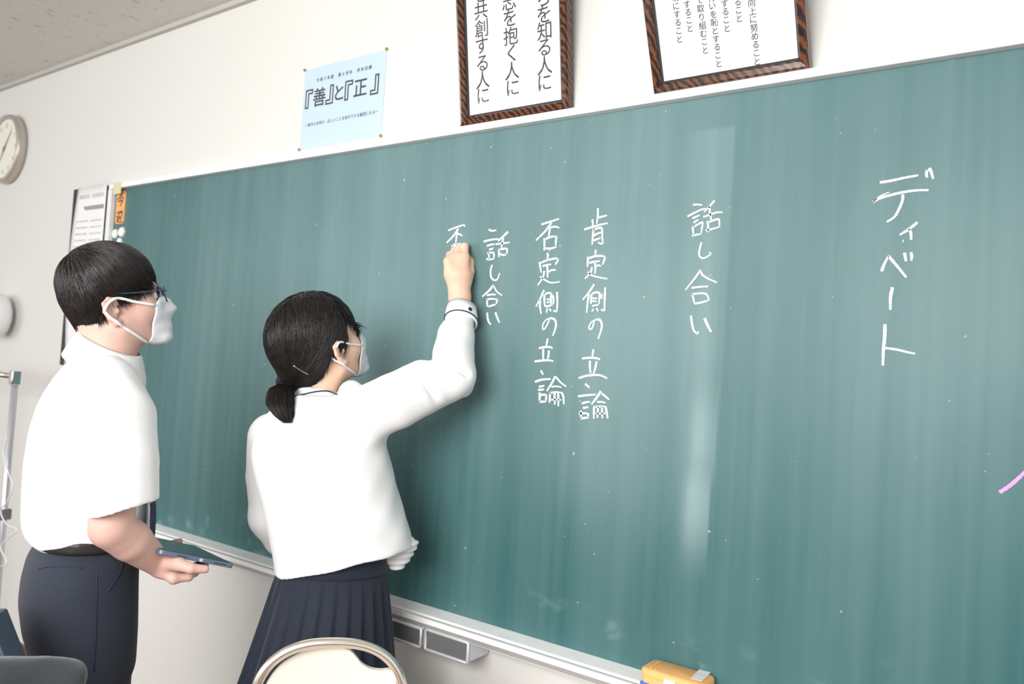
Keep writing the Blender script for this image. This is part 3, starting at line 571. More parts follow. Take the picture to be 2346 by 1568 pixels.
def head_sdf(Hd, neck, nr, sc=1.0, ey=0.0, ez=-.012):
    S = Sdf(); w = Hd.w; R = Hd.R
    S.ell(w((0, -.008, .028)), (.075*sc, .093, .084), R)
    S.ell(w((0, .022, -.028)), (.064*sc, .066, .078), R, k=.03)
    for x in (-1, 1):
        S.cap(w((x*.048*sc, .0, -.062)), w((x*.012, .068, -.098)), .020, .016, k=.025)
        S.ell(w((x*.036, .052, -.032)), (.026, .028, .026), R, k=.02)
        S.ell(w((x*.031, .098, -.003)), (.019, .013, .014), R, k=.012, op='s')
    S.cap(w((-.034, .078, .018)), w((.034, .078, .018)), .009, k=.016)
    S.chain([w((0, .082, .004)), w((0, .097, -.022)), w((0, .103, -.036))], [.007, .009, .0105], k=.012)
    for x in (-1, 1): S.ell(w((x*.011, .094, -.039)), (.008, .009, .007), R, k=.006)
    S.cap(w((-.017, .083, -.062)), w((.017, .083, -.062)), .006, k=.008); S.cap(w((-.013, .083, -.071)), w((.013, .083, -.071)), .006, k=.006)
    S.ell(w((0, .075, -.098)), (.022, .018, .016), R, k=.015)
    for x in (-1, 1):     # ears: rim, bowl, lobe, tragus
        c, sn = math.cos(x*.45), math.sin(x*.45); Re = np.array([[c, sn, 0], [-sn, c, 0], [0, 0, 1]])@R
        e = lambda a, b, z: w((x*(.078*sc+a), b+ey, z+ez))
        rim = [e(-.004, .008, .004), e(.003, .002, .016), e(.008, -.010, .019), e(.012, -.021, .010), e(.011, -.022, -.008), e(.006, -.015, -.024), e(.001, -.004, -.036), e(-.004, .004, -.034)]
        S.ell(e(.000, -.009, -.006), (.0055, .016, .024), Re, k=.006)
        S.chain(rim, [.003, .0038, .0042, .0042, .0042, .0045, .0062, .004], k=.004)
        S.chain([e(.005, -.010, .006), e(.006, -.013, -.006), e(.004, -.008, -.018)], [.002, .003, .002], k=.003)
        S.ell(e(.008, -.004, -.010), (.006, .006, .009), R, k=.004, op='s'); S.ell(e(.001, .004, -.010), (.004, .004, .006), R, k=.004)
    S.cap(w((0, -.034, -.045)), neck[0], nr, nr*.97, k=.03); S.cap(neck[0], neck[1], nr*.97, nr*1.1, k=.02)
    return S
def hair_strands(cap_V, cap_F, n, flow, stop, length, r0, fall, steps=9, lift=.0015, keep=None):
    """thin tapering strands that walk along the hair surface and hang free past its edge"""
    bv = bvh(cap_V, cap_F); F = np.asarray(cap_F); out = []
    A = np.linalg.norm(np.cross(cap_V[F[:, 1]]-cap_V[F[:, 0]], cap_V[F[:, 2]]-cap_V[F[:, 0]]), axis=1); pr = A/A.sum()
    pick = rng.choice(len(F), n, p=pr)
    for q in pick:
        p = cap_V[F[q]].mean(0)+rng.normal(size=3)*.002
        if keep is not None and not keep(p): continue
        L = length*rng.uniform(.6, 1.2); st = L/steps; pts = []; d = None; free = 0; jit = rng.normal(size=3)*.12
        lf = lift*rng.uniform(.2, 1.6)
        for i in range(steps+1):
            loc, nr, _, dist = bv.find_nearest(Vector(p)); loc = np.array(loc); nr = np.array(nr)
            if not free: p = loc+nr*lf
            pts.append(p.copy()); g = flow(p)+jit
            if free: g = fall(p)*.8+d*.5
            else: g = g-nr*(g@nr)
            g = g/(np.linalg.norm(g)+1e-9); d = g if d is None else .55*d+.45*g; d = d/np.linalg.norm(d); p = p+d*st
            if not free and stop(p):
                free = 1
            elif free:
                free += 1
                if free > 2: pts.append(p.copy()); break
        if len(pts) > 3:
            rr = r0*rng.uniform(.6, 1.2); k = len(pts); out.append(tubevf(pts, [rr*(1-.85*(i/(k-1))**2) for i in range(k)], 3, caps=False))
    Vs, Fs, n0 = [], [], 0
    for V, Fq in out: Vs.append(np.array(V)); Fs.append(np.array(Fq)+n0); n0 += len(V)
    return np.concatenate(Vs), np.concatenate(Fs)
def finger(S, pts, rs, k=.004):
    S.chain(pts, rs, k=k)
    return S
# ------------------------------------------------------------------ people: materials
def skin(name, col):
    return mat(name, col, .5, noise=.06, nscale=14, spec=.35, sss=.25)
M_skinB = skin('skin_warm', (.68, .43, .36)); M_skinG = skin('skin_light', (.84, .56, .42))
M_hair = mat('black_hair', (.013, .0095, .009), .38, noise=.35, nscale=60, spec=.5)
M_shirt = mat('white_cotton', (.90, .90, .90), .85, bump=.12, nscale=900, sheen=.1, spec=.2)
M_mask = mat('mask_cloth', (.88, .89, .92), .8, bump=.2, nscale=300, spec=.2)
M_dark = mat('charcoal_wool', (.028, .034, .050), .8, noise=.18, nscale=500, bump=.2, sheen=.15, spec=.2)
M_skirt = mat('navy_wool', (.022, .028, .044), .8, noise=.18, nscale=500, bump=.2, sheen=.15, spec=.2)
M_leather = mat('black_leather', (.02, .018, .018), .35)
M_eye = mat('eye_white', (.85, .83, .80), .2); M_iris = mat('dark_iris', (.03, .015, .01), .15)
AX = (RT[0], RT[1]); rh = np.array([RT[0], RT[1], 0]); rh /= np.linalg.norm(rh); fh = np.array([FW[0], FW[1], 0]); fh /= np.linalg.norm(fh)
def eyes(Hd, parent):
    for x in (-1, 1):
        S = Sdf(); S.ell(Hd.w((x*.031, .074, -.003)), (.0125,)*3); V, F = mesh_sdf(S, .0025, relax=0); e = np_obj('eyeball', [(V, F)], M_eye, parent)
        S = Sdf(); S.ell(Hd.w((x*.032, .0845, -.002)), (.0055, .003, .0055), Hd.R); V, F = mesh_sdf(S, .0014, relax=0); np_obj('iris', [(V, F)], M_iris, e)
def mask_obj(Hd, faceS, top, bot, wid, parent, out=.006, ear=(.080, -.010, -.024), lw=.0022, lab=None):
    """pleated cloth mask wrapped over nose, cheeks and chin, with two ear loops"""
    V, F = [], []; nu, nv = 28, 20; ring_ = {}
    for j in range(nv+1):
        v = j/nv; z = top+(bot-top)*v
        for i in range(nu+1):
            u = -1+2*i/nu; tw = wid*(1-.10*abs(2*v-1)); th = u*tw*1.25
            # nose bridge rises in the middle of the upper edge, chin dips at the lower one
            zz = z-(.016*u*u*(1-v)*1.2)+(.012*u*u*v)
            dirv = np.array([math.sin(th), math.cos(th), 0]); base = np.array([0, .0, zz])
            t = .16
            for _ in range(26):
                dd = float(faceS(Hd.w(base+dirv*t)[None])[0]); t -= max(dd-.0005, 0)*.9
                if dd < .0012: break
            t = max(t, .05)
            ring_[(i, j)] = t
    T = np.array([[ring_[(i, j)] for i in range(nu+1)] for j in range(nv+1)])
    # cloth bridges hollows: smooth and take a taut envelope
    Z = T.copy()
    for _ in range(30):
        K = Z.copy(); K[1:-1] = (Z[:-2]+2*Z[1:-1]+Z[2:])/4; K[:, 1:-1] = (K[:, :-2]+2*K[:, 1:-1]+K[:, 2:])/4; Z = np.maximum(K, T*.995)
    for j in range(nv+1):
        v = j/nv; z = top+(bot-top)*v
        for i in range(nu+1):
            u = -1+2*i/nu; th = u*wid*(1-.10*abs(2*v-1))*1.25; zz = z-(.016*u*u*(1-v)*1.2)+(.012*u*u*v)
            pl = .0016*math.sin(v*math.pi*7)*(1-u*u); bulge = out*math.sin(math.pi*v)**.7*math.cos(u*1.45)
            V.append(Hd.w(np.array([math.sin(th), math.cos(th), 0])*(Z[j, i]+.0022+pl+bulge)+np.array([0, 0, zz])))
    for j in range(nv):
        for i in range(nu): a = j*(nu+1)+i; F.append((a, a+nu+1, a+nu+2, a+1))
    o = mesh_obj('face_mask', V, F, M_mask, parent, smooth=True); md = o.modifiers.new('thick', 'SOLIDIFY'); md.thickness = .0016; md.offset = 0
    for x, i in ((1, nu), (-1, 0)):
        e = Hd.w((x*ear[0], ear[1]-.020, ear[2])); a = np.array(V[0*(nu+1)+i])*.92+np.array(V[3*(nu+1)+i])*.08; b = np.array(V[nv*(nu+1)+i])
        top_e = Hd.w((x*(ear[0]+.002), ear[1]+.004, ear[2]+.027)); low_e = Hd.w((x*(ear[0]-.002), ear[1]+.000, ear[2]-.028)); bk = Hd.w((x*(ear[0]-.003), ear[1]-.022, ear[2]+.004))
        mid1 = (a+top_e)/2+Hd.R[0]*x*.003; mid2 = (b+low_e)/2+Hd.R[0]*x*.004
        pth = smoothpath([a, mid1, top_e, bk, low_e, mid2, b], 6)
        for _ in range(5):
            for q_, p_ in enumerate(pth):
                d_ = float(faceS(p_[None])[0])
                if d_ < lw*.8: pth[q_] = p_+Hd.R[0]*x*(lw*.8-d_)
        tube('ear_loop', pth, lw, M_mask, o, 6)
    if lab: o['label'] = lab
    return o
def plane(pt, nrm):
    pt = np.array(pt); nrm = np.array(nrm)/np.linalg.norm(nrm); return lambda p: (p-pt)@nrm
def cut_chain(S, pts, rs, pl, hollow=None, k=.015):
    """chain of tapering capsules ending flat at a plane, optionally hollowed from the open end"""
    A = Sdf(); A.chain(pts, rs, k=.02); A.add(pl, .003, 'i')
    if hollow is not None: A.chain(hollow[0], hollow[1], k=.003, op='s')
    S.lo = np.minimum(S.lo, A.lo); S.hi = np.maximum(S.hi, A.hi); S.add(A, k); return S
def shoe(parent, heel, fdir, m):
    f = np.array([fdir[0], fdir[1], 0.]); f /= np.linalg.norm(f); h = np.array([heel[0], heel[1], 0.]); S = Sdf()
    S.chain([h+f*.03+(0, 0, .045), h+f*.13+(0, 0, .040), h+f*.20+(0, 0, .034)], [.036, .040, .034], k=.02); S.cap(h+f*.02+(0, 0, .06), h+f*.03+(0, 0, .085), .034, .036, k=.02)
    S.add(lambda p: .004-p[:, 2], .003, 'i'); V, F = mesh_sdf(S, .005); o = np_obj('shoe', [(V, F)], m, parent)
    return o
# ================================================================== BOY
bo = Head(P(264, 690, 1.82), RT*.84+fh*.50+np.array([0, 0, .23]))
boy = thing('person', (bo.o[0], bo.o[1], 0), 'student with short dark hair, glasses, white short-sleeved shirt and charcoal trousers holding a tablet', 'person')
bh = head_sdf(bo, [P(250, 800, 1.80), P(208, 880, 1.80)], .056, ey=-.010, ez=-.014)
Vh, Fh = mesh_sdf(bh, .0025)
# forearm with hand
arm = Sdf()
sh, el, wr = P(258, 890, 1.64), P(256, 1208, 1.60), P(366, 1294, 1.70)
arm.chain([P(262, 1060, 1.61), el, P(300, 1240, 1.635), wr], [.044, .043, .041, .026], k=.02)
kn = [P(398, 1326, 1.685), P(414, 1321, 1.71), P(424, 1312, 1.74), P(430, 1303, 1.77)]
for q, r_ in zip(kn, (.0125, .013, .0125, .0115)): arm.cap(wr+(q-wr)*.15, q, .017, r_, k=.014)
arm.ell(P(392, 1300, 1.715), (.030, .030, .017), k=.015)
for q, mid, tip, r_ in zip(kn, [(432, 1322, 1.70), (445, 1312, 1.735), (452, 1304, 1.77), (455, 1296, 1.80)], [(450, 1303, 1.74), (462, 1300, 1.775), (470, 1297, 1.81), (468, 1292, 1.835)], (.0095, .0098, .0095, .0085)):
    arm.chain([q, P(*mid), P(*tip)], [r_+.0015, r_, r_-.0012], k=.004)
arm.chain([wr+(P(392, 1286, 1.68)-wr)*.5, P(408, 1293, 1.668), P(438, 1303, 1.662), P(470, 1305, 1.675)], [.017, .014, .0105, .0085], k=.012)
Va, Fa = mesh_sdf(arm, .0022)
# hidden far arm and its hand under the tablet
arm2 = Sdf(); el2, wr2 = P(262, 1190, 1.97), P(325, 1252, 1.90); arm2.chain([P(250, 1060, 1.97), el2, wr2], [.042, .040, .025], k=.02)
for i in range(4):
    k0 = wr2+RT*(.05-.006*i)+FW*(-.03+.018*i)-UP*.004; arm2.cap(wr2, k0, .017, .011, k=.012); arm2.chain([k0, k0+RT*.030+UP*.003, k0+RT*.048+UP*.010], [.009, .0085, .0075], k=.004)
arm2.chain([wr2, wr2+RT*.030-FW*.035+UP*.01, wr2+RT*.06-FW*.045+UP*.016], [.014, .011, .0085], k=.01); Va2, Fa2 = mesh_sdf(arm2, .003)
core = Sdf(); hipc = P(182, 1300, 1.78); core.chain([P(205, 880, 1.80), P(200, 960, 1.79), P(192, 1120, 1.78), hipc], [.055, .10, .095, .09], k=.05)
for d in (1.68, 1.94): core.cap(P(215, 930, 1.80), P(258, 960, d), .05, .030, k=.04)
core.chain([P(260, 960, 1.66), P(262, 1080, 1.61)], [.030, .036], k=.03); core.chain([P(254, 960, 1.94), P(250, 1080, 1.97)], [.030, .036], k=.03)
legs = []
for s, d in ((1, 1.70), (-1, 1.87)):
    hp = P(190, 1345, d); ft = np.array([hp[0]+.03, hp[1]+.02, .09]); kn_ = np.array([hp[0]+.035, hp[1]+.025, hp[2]*.52]); legs.append((hp, kn_, ft)); core.chain([hp, kn_, ft], [.075, .052, .036], k=.03)
Vc, Fc = mesh_sdf(core, .009)
np_obj('body', [(Vh, Fh), (Va, Fa), (Va2, Fa2), (Vc, Fc)], M_skinB, boy)
eyes(bo, boy)
# shirt
bs_ = Sdf(); FB = Facing(200, 1000, 1.79)
rows = [((186, 800), (292, 800), .075), ((150, 832), (312, 845), .12), ((118, 868), (325, 880), .165), ((88, 920), (334, 930), .185), ((66, 985), (340, 990), .185), ((53, 1060), (343, 1060), .18), ((48, 1130), (344, 1130), .175), ((46, 1190), (342, 1190), .17), ((56, 1226), (334, 1232), .16), ((88, 1243), (320, 1248), .14)]
bs_.loft([(FB(*a), FB(*b), h_) for a, b, h_ in rows], FB.ax, pw=2.2)
hemn = P(283, 1166, 1.60); hdir = P(358, 1150, 1.60)-P(208, 1184, 1.60); pn = np.cross(hdir, FW); pn = pn if pn[2] < 0 else -pn
cut_chain(bs_, [P(238, 893, 1.68), P(268, 960, 1.635), P(279, 1060, 1.615), P(283, 1175, 1.60)], [.072, .074, .069, .0665], plane(hemn, pn), ([P(281, 1110, 1.605), P(284, 1230, 1.60)], [.052, .062]), k=.03)
hem2 = P(275, 1150, 1.97); cut_chain(bs_, [P(235, 893, 1.92), P(262, 960, 1.95), P(270, 1060, 1.97), P(275, 1165, 1.97)], [.07, .07, .065, .062], plane(hem2, pn), ([P(272, 1110, 1.97), P(276, 1230, 1.97)], [.05, .06]), k=.03)
bs_.cap(P(246, 800, 1.80), P(262, 700, 1.80), .059, k=.004, op='s')
for a, b in (((190, 945), (205, 1170)), ((196, 1000), (182, 930))): bs_.cap(P(*a, 1.60), P(*b, 1.59), .006, .004, k=.014, op='s')
def foldB(p):
    q = p*np.array([1, 1, .12]); lowz = np.clip((1.45-p[:, 2])*2, .15, 1)
    return (.0045*fnoise(q, 42, 3)+.003*fnoise(p*np.array([1, 1, .5]), 22, 5))*lowz
bs_.add(foldB, 0, 'd'); Vs, Fs = mesh_sdf(bs_, .0045); np_obj('shirt', [(Vs, Fs)], M_shirt, boy)
# folded collar leaning around the neck
def collar(name, rings, m, parent, thick=.003, n=48, a0=0, a1=360):
    """rings: (centre, semi-axis vector u, semi-axis vector v)"""
    V, F = [], []; full = a1-a0 >= 360
    for c, u, v in rings:
        for i in range(n): t = math.radians(a0+(a1-a0)*i/(n if full else n-1)); V.append(np.array(c)+u*math.cos(t)+v*math.sin(t))
    for j in range(len(rings)-1):
        for i in range(n if full else n-1): a, b = j*n+i, j*n+(i+1) % n; F.append((a, b, b+n, a+n))
    o = mesh_obj(name, V, F, m, parent, smooth=True); md = o.modifiers.new('thick', 'SOLIDIFY'); md.thickness = thick; md.offset = 1; return o
cl = lambda px, py, a, b, ty=0: (P(px, py, 1.80), RT*a-UP*ty, FW*b)
collar('collar', [cl(254, 800, .060, .061, .028), cl(253, 790, .0615, .063, .029), cl(252, 793, .064, .066, .031), cl(244, 832, .078, .081, .038), cl(240, 850, .082, .086, .042)], M_shirt, boy)
# tie
tw = [P(338, 1120, 1.76), P(345, 1160, 1.76), P(344, 1200, 1.76), P(341, 1238, 1.76)]
M_tie = mat('navy_tie', (.015, .022, .10), .5); nt = M_tie.node_tree; tc = nt.nodes.new('ShaderNodeTexCoord'); vo = nt.nodes.new('ShaderNodeTexVoronoi'); vo.inputs['Scale'].default_value = 45; rp = nt.nodes.new('ShaderNodeValToRGB')
rp.color_ramp.interpolation = 'CONSTANT'; rp.color_ramp.elements[0].color = (.35, .03, .05, 1); rp.color_ramp.elements[1].position = .22; rp.color_ramp.elements[1].color = (.015, .022, .10, 1)
nt.links.new(tc.outputs['Object'], vo.inputs[0]); nt.links.new(vo.outputs[0], rp.inputs[0]); nt.links.new(rp.outputs[0], nt.nodes['Principled BSDF'].inputs['Base Color'])
V = []; F = []
for i, (p, hw) in enumerate(zip(tw, (.014, .022, .026, .028))):
    for s, t in ((-1, 0), (1, 0), (1, 1), (-1, 1)): V.append(p+FW*hw*s*1.0-RT*hw*s*.25+RT*(.004*t)+RT*.004)
for i in range(3):
    for q in range(4): F.append((4*i+q, 4*i+(q+1) % 4, 4*i+4+(q+1) % 4, 4*i+4+q))
F += [(0, 3, 2, 1), (12, 13, 14, 15)]; mesh_obj('necktie', V, F, M_tie, boy, smooth=False)
# trousers
tr_ = Sdf(); FT = Facing(180, 1350, 1.77)
rows = [((80, 1232), (322, 1255), .125), ((62, 1262), (318, 1280), .14), ((48, 1310), (314, 1325), .155), ((42, 1360), (313, 1370), .165), ((50, 1420), (312, 1425), .165), ((76, 1482), (308, 1482), .155)]
tr_.loft([(FT(*a), FT(*b), h_) for a, b, h_ in rows], FT.ax, pw=2.1)
for hp, kn_, ft in legs: cut_chain(tr_, [hp, (hp+kn_)/2, kn_, ft-(0, 0, .06)], [.095, .088, .070, .062], plane(ft-(0, 0, .055), (0, 0, -1)), k=.05)
tr_.add(lambda p: .0022*fnoise(p*np.array([1, 1, .4]), 28, 9), 0, 'd')
for a, b, d in (((90, 1303), (190, 1301), 1.60), ((248, 1355), (280, 1290), 1.62)): tr_.cap(P(*a, d), P(*b, d), .0022, k=.002, op='s')
Vt, Ft = mesh_sdf(tr_, .0048); np_obj('trousers', [(Vt, Ft)], M_dark, boy)
bt = bvh(Vt, Ft)
def on_surf(bv, pts, lift): return [c for c in (cast(bv, *p, lift) for p in pts) if c is not None]
seams = []
for pl, r_ in ((((88, 1304), (110, 1299), (140, 1298), (170, 1299), (190, 1302)), .0016), (((282, 1285), (276, 1310), (262, 1335), (247, 1355)), .0016), (((222, 1262), (222, 1330), (221, 1400), (219, 1470), (215, 1540)), .0010)):
    s_ = on_surf(bt, pl, .0005)
    if len(s_) > 2: seams.append(tubevf(smoothpath(s_, 5), r_, 5))
V, F = joinvf(seams); mesh_obj('pocket_seam', V, F, M_navy, boy, smooth=True)
# belt following the waist
zb = P(150, 1241, 1.7)[2]; bl = Sdf(); bl.lo, bl.hi = tr_.lo.copy(), tr_.hi.copy(); bl.lo[2], bl.hi[2] = zb-.03, zb+.03
bl.add(lambda p: tr_(p*np.array([1, 1, 0])+np.array([0, 0, zb-.016]))-.005); bl.add(lambda p: np.abs(p[:, 2]-zb)-.014, .003, 'i'); V, F = mesh_sdf(bl, .004); np_obj('belt', [(V, F)], M_leather, boy)
bb = bvh(V, F)
for px in (90, 145):
    a, b = cast(bb, px, 1233, .003), cast(bt, px+1, 1262, .003)
    if a is not None and b is not None: V, F = tubevf([a-UP*-.002, (a+b)/2-FW*.003, b], .0045, 6); mesh_obj('belt_loop', V, F, M_dark, boy, smooth=True)
for (hp, kn_, ft) in legs: shoe(boy, ft-RT*.03*np.array([1, 1, 0]), RT, mat('indoor_shoe', (.6, .6, .6), .5))
# hair
def hair_cap(Hd, c, r, zb_pts, k=.008, extra=None):
    S = Sdf(); S.ell(Hd.w(c), r, Hd.R)
    if extra: extra(S)
    ys, zs = zip(*zb_pts)
    S.add(lambda p: (lambda q: (np.interp(q[:, 1], ys, zs)-q[:, 2])*.8)(Hd.l(p)), k, 'i'); return S
zbB = [(-.13, .0), (-.109, -.024), (-.080, -.050), (-.056, -.050), (-.042, -.035), (-.030, -.004), (-.012, .001), (.036, .008), (.060, .014), (.068, .026), (.074, .042), (.082, .020), (.12, .020)]
hc = hair_cap(bo, (0, -.009, .046), (.0865, .101, .090), zbB, extra=lambda S: S.ell(bo.w((0, -.048, .0)), (.070, .050, .062), bo.R, k=.03))
hc.add(lambda p: .0012*fnoise(p, 160, 2), 0, 'd'); Vq, Fq = mesh_sdf(hc, .0035); hair = np_obj('hair', [(Vq, Fq)], M_hair, boy)
ys, zs = zip(*zbB); wl_ = np.array((0, -.072, .118))
def flowB(p):
    q = bo.l(p); d = q-wl_; d = d/(np.linalg.norm(d)+.01); d = d*np.array([.55, 1.0, 1])+np.array([0, .10, -.75 if q[1] < .05 else -.5]); return d@bo.R
V, F = hair_strands(Vq, Fq, 5200, flowB, lambda p: bo.l(p)[2] < np.interp(bo.l(p)[1], ys, zs)+.003, .10, .0011, lambda p: np.array([0, .15, -1.])@bo.R)
np_obj('hair_strands', [(V, F)], M_hair, hair)['kind'] = 'stuff'
mask_obj(bo, bh, -.006, -.118, .60, boy, out=.011, lw=.0034, lab='white face mask hooked behind the ear')
# glasses
gl = []; M_gl = mat('blue_grey_frame', (.05, .07, .13), .25, .3)
for x in (-1, 1):
    gl.append(tubevf([bo.w((x*.034+.024*math.cos(t), .104-.006*abs(math.cos(t))*(1 if x*math.cos(t) > 0 else 0), -.004+.018*math.sin(t))) for t in np.linspace(0, 2*math.pi, 24, endpoint=False)], .0014, 6, True))
    gl.append(tubevf(smoothpath([bo.w((x*.058, .099, .004)), bo.w((x*.076, .088, .005)), bo.w((x*.080, .04, .008)), bo.w((x*.080, .0, .012)), bo.w((x*.079, -.018, .0))], 5), .0016, 6))
gl.append(tubevf(smoothpath([bo.w((-.011, .104, 0)), bo.w((0, .108, .003)), bo.w((.011, .104, 0))], 5), .0014, 6))
V, F = joinvf(gl); go = mesh_obj('glasses', V, F, M_gl, boy, smooth=True)
M_lens = bpy.data.materials.new('lens'); M_lens.use_nodes = True; nt = M_lens.node_tree; nt.nodes.remove(nt.nodes['Principled BSDF']); tb = nt.nodes.new('ShaderNodeBsdfTransparent'); gb = nt.nodes.new('ShaderNodeBsdfGlossy'); gb.inputs['Roughness'].default_value = .03; fr = nt.nodes.new('ShaderNodeFresnel'); fr.inputs[0].default_value = 1.45; ms = nt.nodes.new('ShaderNodeMixShader')
ge = nt.nodes.new('ShaderNodeNewGeometry'); sb = nt.nodes.new('ShaderNodeMath'); sb.operation = 'SUBTRACT'; sb.inputs[0].default_value = 1; nt.links.new(ge.outputs['Backfacing'], sb.inputs[1]); mu = nt.nodes.new('ShaderNodeMath'); mu.operation = 'MULTIPLY'; nt.links.new(fr.outputs[0], mu.inputs[0]); nt.links.new(sb.outputs[0], mu.inputs[1]); nt.links.new(mu.outputs[0], ms.inputs[0]); nt.links.new(tb.outputs[0], ms.inputs[1]); nt.links.new(gb.outputs[0], ms.inputs[2]); nt.links.new(ms.outputs[0], nt.nodes['Material Output'].inputs[0])
for o in bpy.data.objects:
    if o.name.startswith('glass') and o.type == 'MESH' and o.data.materials and o.data.materials[0] is M_glass: o.data.materials[0] = M_lens
for x in (-1, 1):
    V, F = extrude([bo.w((x*.034+.0235*math.cos(t), .103, -.004+.0175*math.sin(t))) for t in np.linspace(0, 2*math.pi, 20, endpoint=False)], bo.R[1], .001); mesh_obj('lens', V, F, M_lens, go)
# tablet held level
A, B, D_ = P(368, 1260, 1.640), P(538, 1294, 1.75), P(287, 1217, 1.80); C_ = B+D_-A; nn = np.cross(B-A, D_-A); nn /= np.linalg.norm(nn); nn = nn if nn[2] > 0 else -nn
tb_ = thing('tablet', (A+B+C_+D_)/4, 'slim slate grey tablet held level in the hand of the student in glasses', 'tablet')
def rquad(c4, r, n=5):
    c4 = [np.array(c) for c in c4]; out = []
    for i in range(4):
        p, a, b = c4[i], c4[i-1], c4[(i+1) % 4]; u = (a-p)/np.linalg.norm(a-p); v = (b-p)/np.linalg.norm(b-p)
        for t in np.linspace(0, math.pi/2, n): out.append(p+u*r*(1-math.sin(t))+v*r*(1-math.cos(t)))
    return out
V, F = extrude(rquad((A, B, C_, D_), .010), -nn, .0095); mesh_obj('case', V, F, mat('slate_case', (.15, .19, .27), .4, .3), tb_, bevel=.0012)
V, F = extrude(rquad([x+((A+B+C_+D_)/4-x)*.05 for x in (A, B, C_, D_)], .006), nn, .0004); mesh_obj('screen', V, F, mat('screen_glass', (.02, .025, .03), .06, spec=.8), tb_)
ed = (B-A)/np.linalg.norm(B-A); en = np.cross(ed, nn); en = en if en@FW < 0 else -en
for s0, s1 in ((.22, .36), (.72, .88)):
    V, F = tubevf([A+(B-A)*s0-nn*.0045+en*.0004, A+(B-A)*s1-nn*.0045+en*.0004], .0012, 6); mesh_obj('speaker_slot', V, F, mat('slot_dark', (.05, .06, .11), .5), tb_)
bc = A+(B-A)*.54-nn*.0048+en*.0003; V, F = extrude([bc+ed*.0048*math.cos(t)+nn*.0038*math.sin(t) for t in np.linspace(0, 2*math.pi, 20, endpoint=False)], en, .0006); eb = mesh_obj('round_badge', V, F, mat('badge_blue', (.35, .55, .95), .3), tb_)
V, F = joinvf([tubevf([bc+en*.0007+ed*x-nn*.0022*s, bc+en*.0007+ed*x*.4+nn*.0022*s], .0004, 5) for x, s in ((-.002, 1), (.002, -1))]); mesh_obj('badge_mark', V, F, M_paper, eb)
# ================================================================== GIRL
gi = Head(P(733, 788, 1.93), RT*.70+fh*.68+np.array([0, 0, .46]))
girl = thing('person', (gi.o[0], gi.o[1]-.02, 0), 'student with dark ponytail, white long-sleeved blouse and pleated navy skirt writing on the chalkboard', 'person')
gh = head_sdf(gi, [P(735, 868, 1.93), P(716, 930, 1.93)], .047, .97, ey=.006, ez=-.010)
Vh, Fh = mesh_sdf(gh, .0025)
FG = Facing(745, 1080, 1.90)
# raised right arm, wrist and fist
sh, el, wr = P(858, 950, 1.86), P(1046, 872, 1.93), P(1054, 690, 2.025)
ra = Sdf(); ra.chain([el, P(1050, 800, 1.96), P(1054, 720, 2.01), wr], [.036, .036, .0275, .026], k=.02)
MC = [P(1026, 600, 2.021), P(1037, 594, 2.028), P(1051, 590, 2.030), P(1065, 590, 2.032)]
for q, r_ in zip(MC, (.0120, .0125, .0130, .0125)): ra.cap(wr+(q-wr)*.12, q, .0225, r_, k=.012)
ra.ell(P(1050, 632, 2.034), (.033, .033, .018), k=.02)
PI_ = [(1030, 584, 2.048), (1041, 575, 2.054), (1053, 569, 2.056), (1065, 565, 2.052)]
DI = [(1038, 592, 2.071), (1045, 583, 2.076), (1054, 577, 2.076), (1062, 572, 2.070)]
TI = [(1044, 606, 2.064), (1049, 598, 2.066), (1054, 590, 2.066), (1056, 582, 2.068)]
for q, a, b, c, r_ in zip(MC, PI_, DI, TI, (.0085, .0094, .0097, .0098)): ra.chain([q, P(*a), P(*b), P(*c)], [r_+.0012, r_, r_-.0008, r_-.0015], k=.0035)
ra.chain([P(1064, 650, 2.031), P(1076, 622, 2.044), P(1077, 600, 2.058), P(1066, 583, 2.069)], [.016, .0125, .0105, .0085], k=.010)
Vr, Fr = mesh_sdf(ra, .002)
# left arm folded in front
el2, wr2 = P(613, 1190, 2.03), P(700, 1262, 2.06)
la = Sdf(); la.chain([el2, (el2+wr2)/2, wr2], [.036, .032, .024], k=.02)
for i in range(4):
    k0 = wr2+RT*(.055)+UP*(.022-.014*i)+FW*.01; la.cap(wr2, k0, .017, .010, k=.012); la.chain([k0, k0+RT*.03-UP*.004, k0+RT*.05-UP*.012-FW*.004], [.0088, .008, .007], k=.004)
la.chain([wr2, wr2+RT*.03+UP*.024-FW*.008, wr2+RT*.062+UP*.036-FW*.012], [.014, .011, .008], k=.01); Vl, Fl = mesh_sdf(la, .003)
core = Sdf(); hip = FG(762, 1330); core.chain([P(716, 930, 1.93), FG(735, 1010), FG(755, 1180), hip], [.045, .075, .080, .070], k=.05)
core.cap(FG(735, 985), sh, .05, .040, k=.03); core.chain([sh, P(950, 905, 1.895), el], [.040, .036, .034], k=.03)
core.cap(FG(735, 1000), P(620, 1020, 2.00), .05, .036, k=.03); core.cap(P(620, 1020, 2.0), el2, .036, .032, k=.03)
gl_ = []
for s in (-1, 1):
    h_ = hip+np.array([.05*s-.03, .01, -.08]); ft = np.array([h_[0]+.0*s, h_[1]+.01, .09]); kk = np.array([h_[0], h_[1]+.02, .46]); gl_.append((h_, kk, ft)); core.chain([h_, kk, np.array([kk[0], kk[1]-.015, .33]), ft], [.060, .048, .050, .032], k=.03)
Vc, Fc = mesh_sdf(core, .009)
np_obj('body', [(Vh, Fh), (Vr, Fr), (Vl, Fl), (Vc, Fc)], M_skinG, girl); eyes(gi, girl)
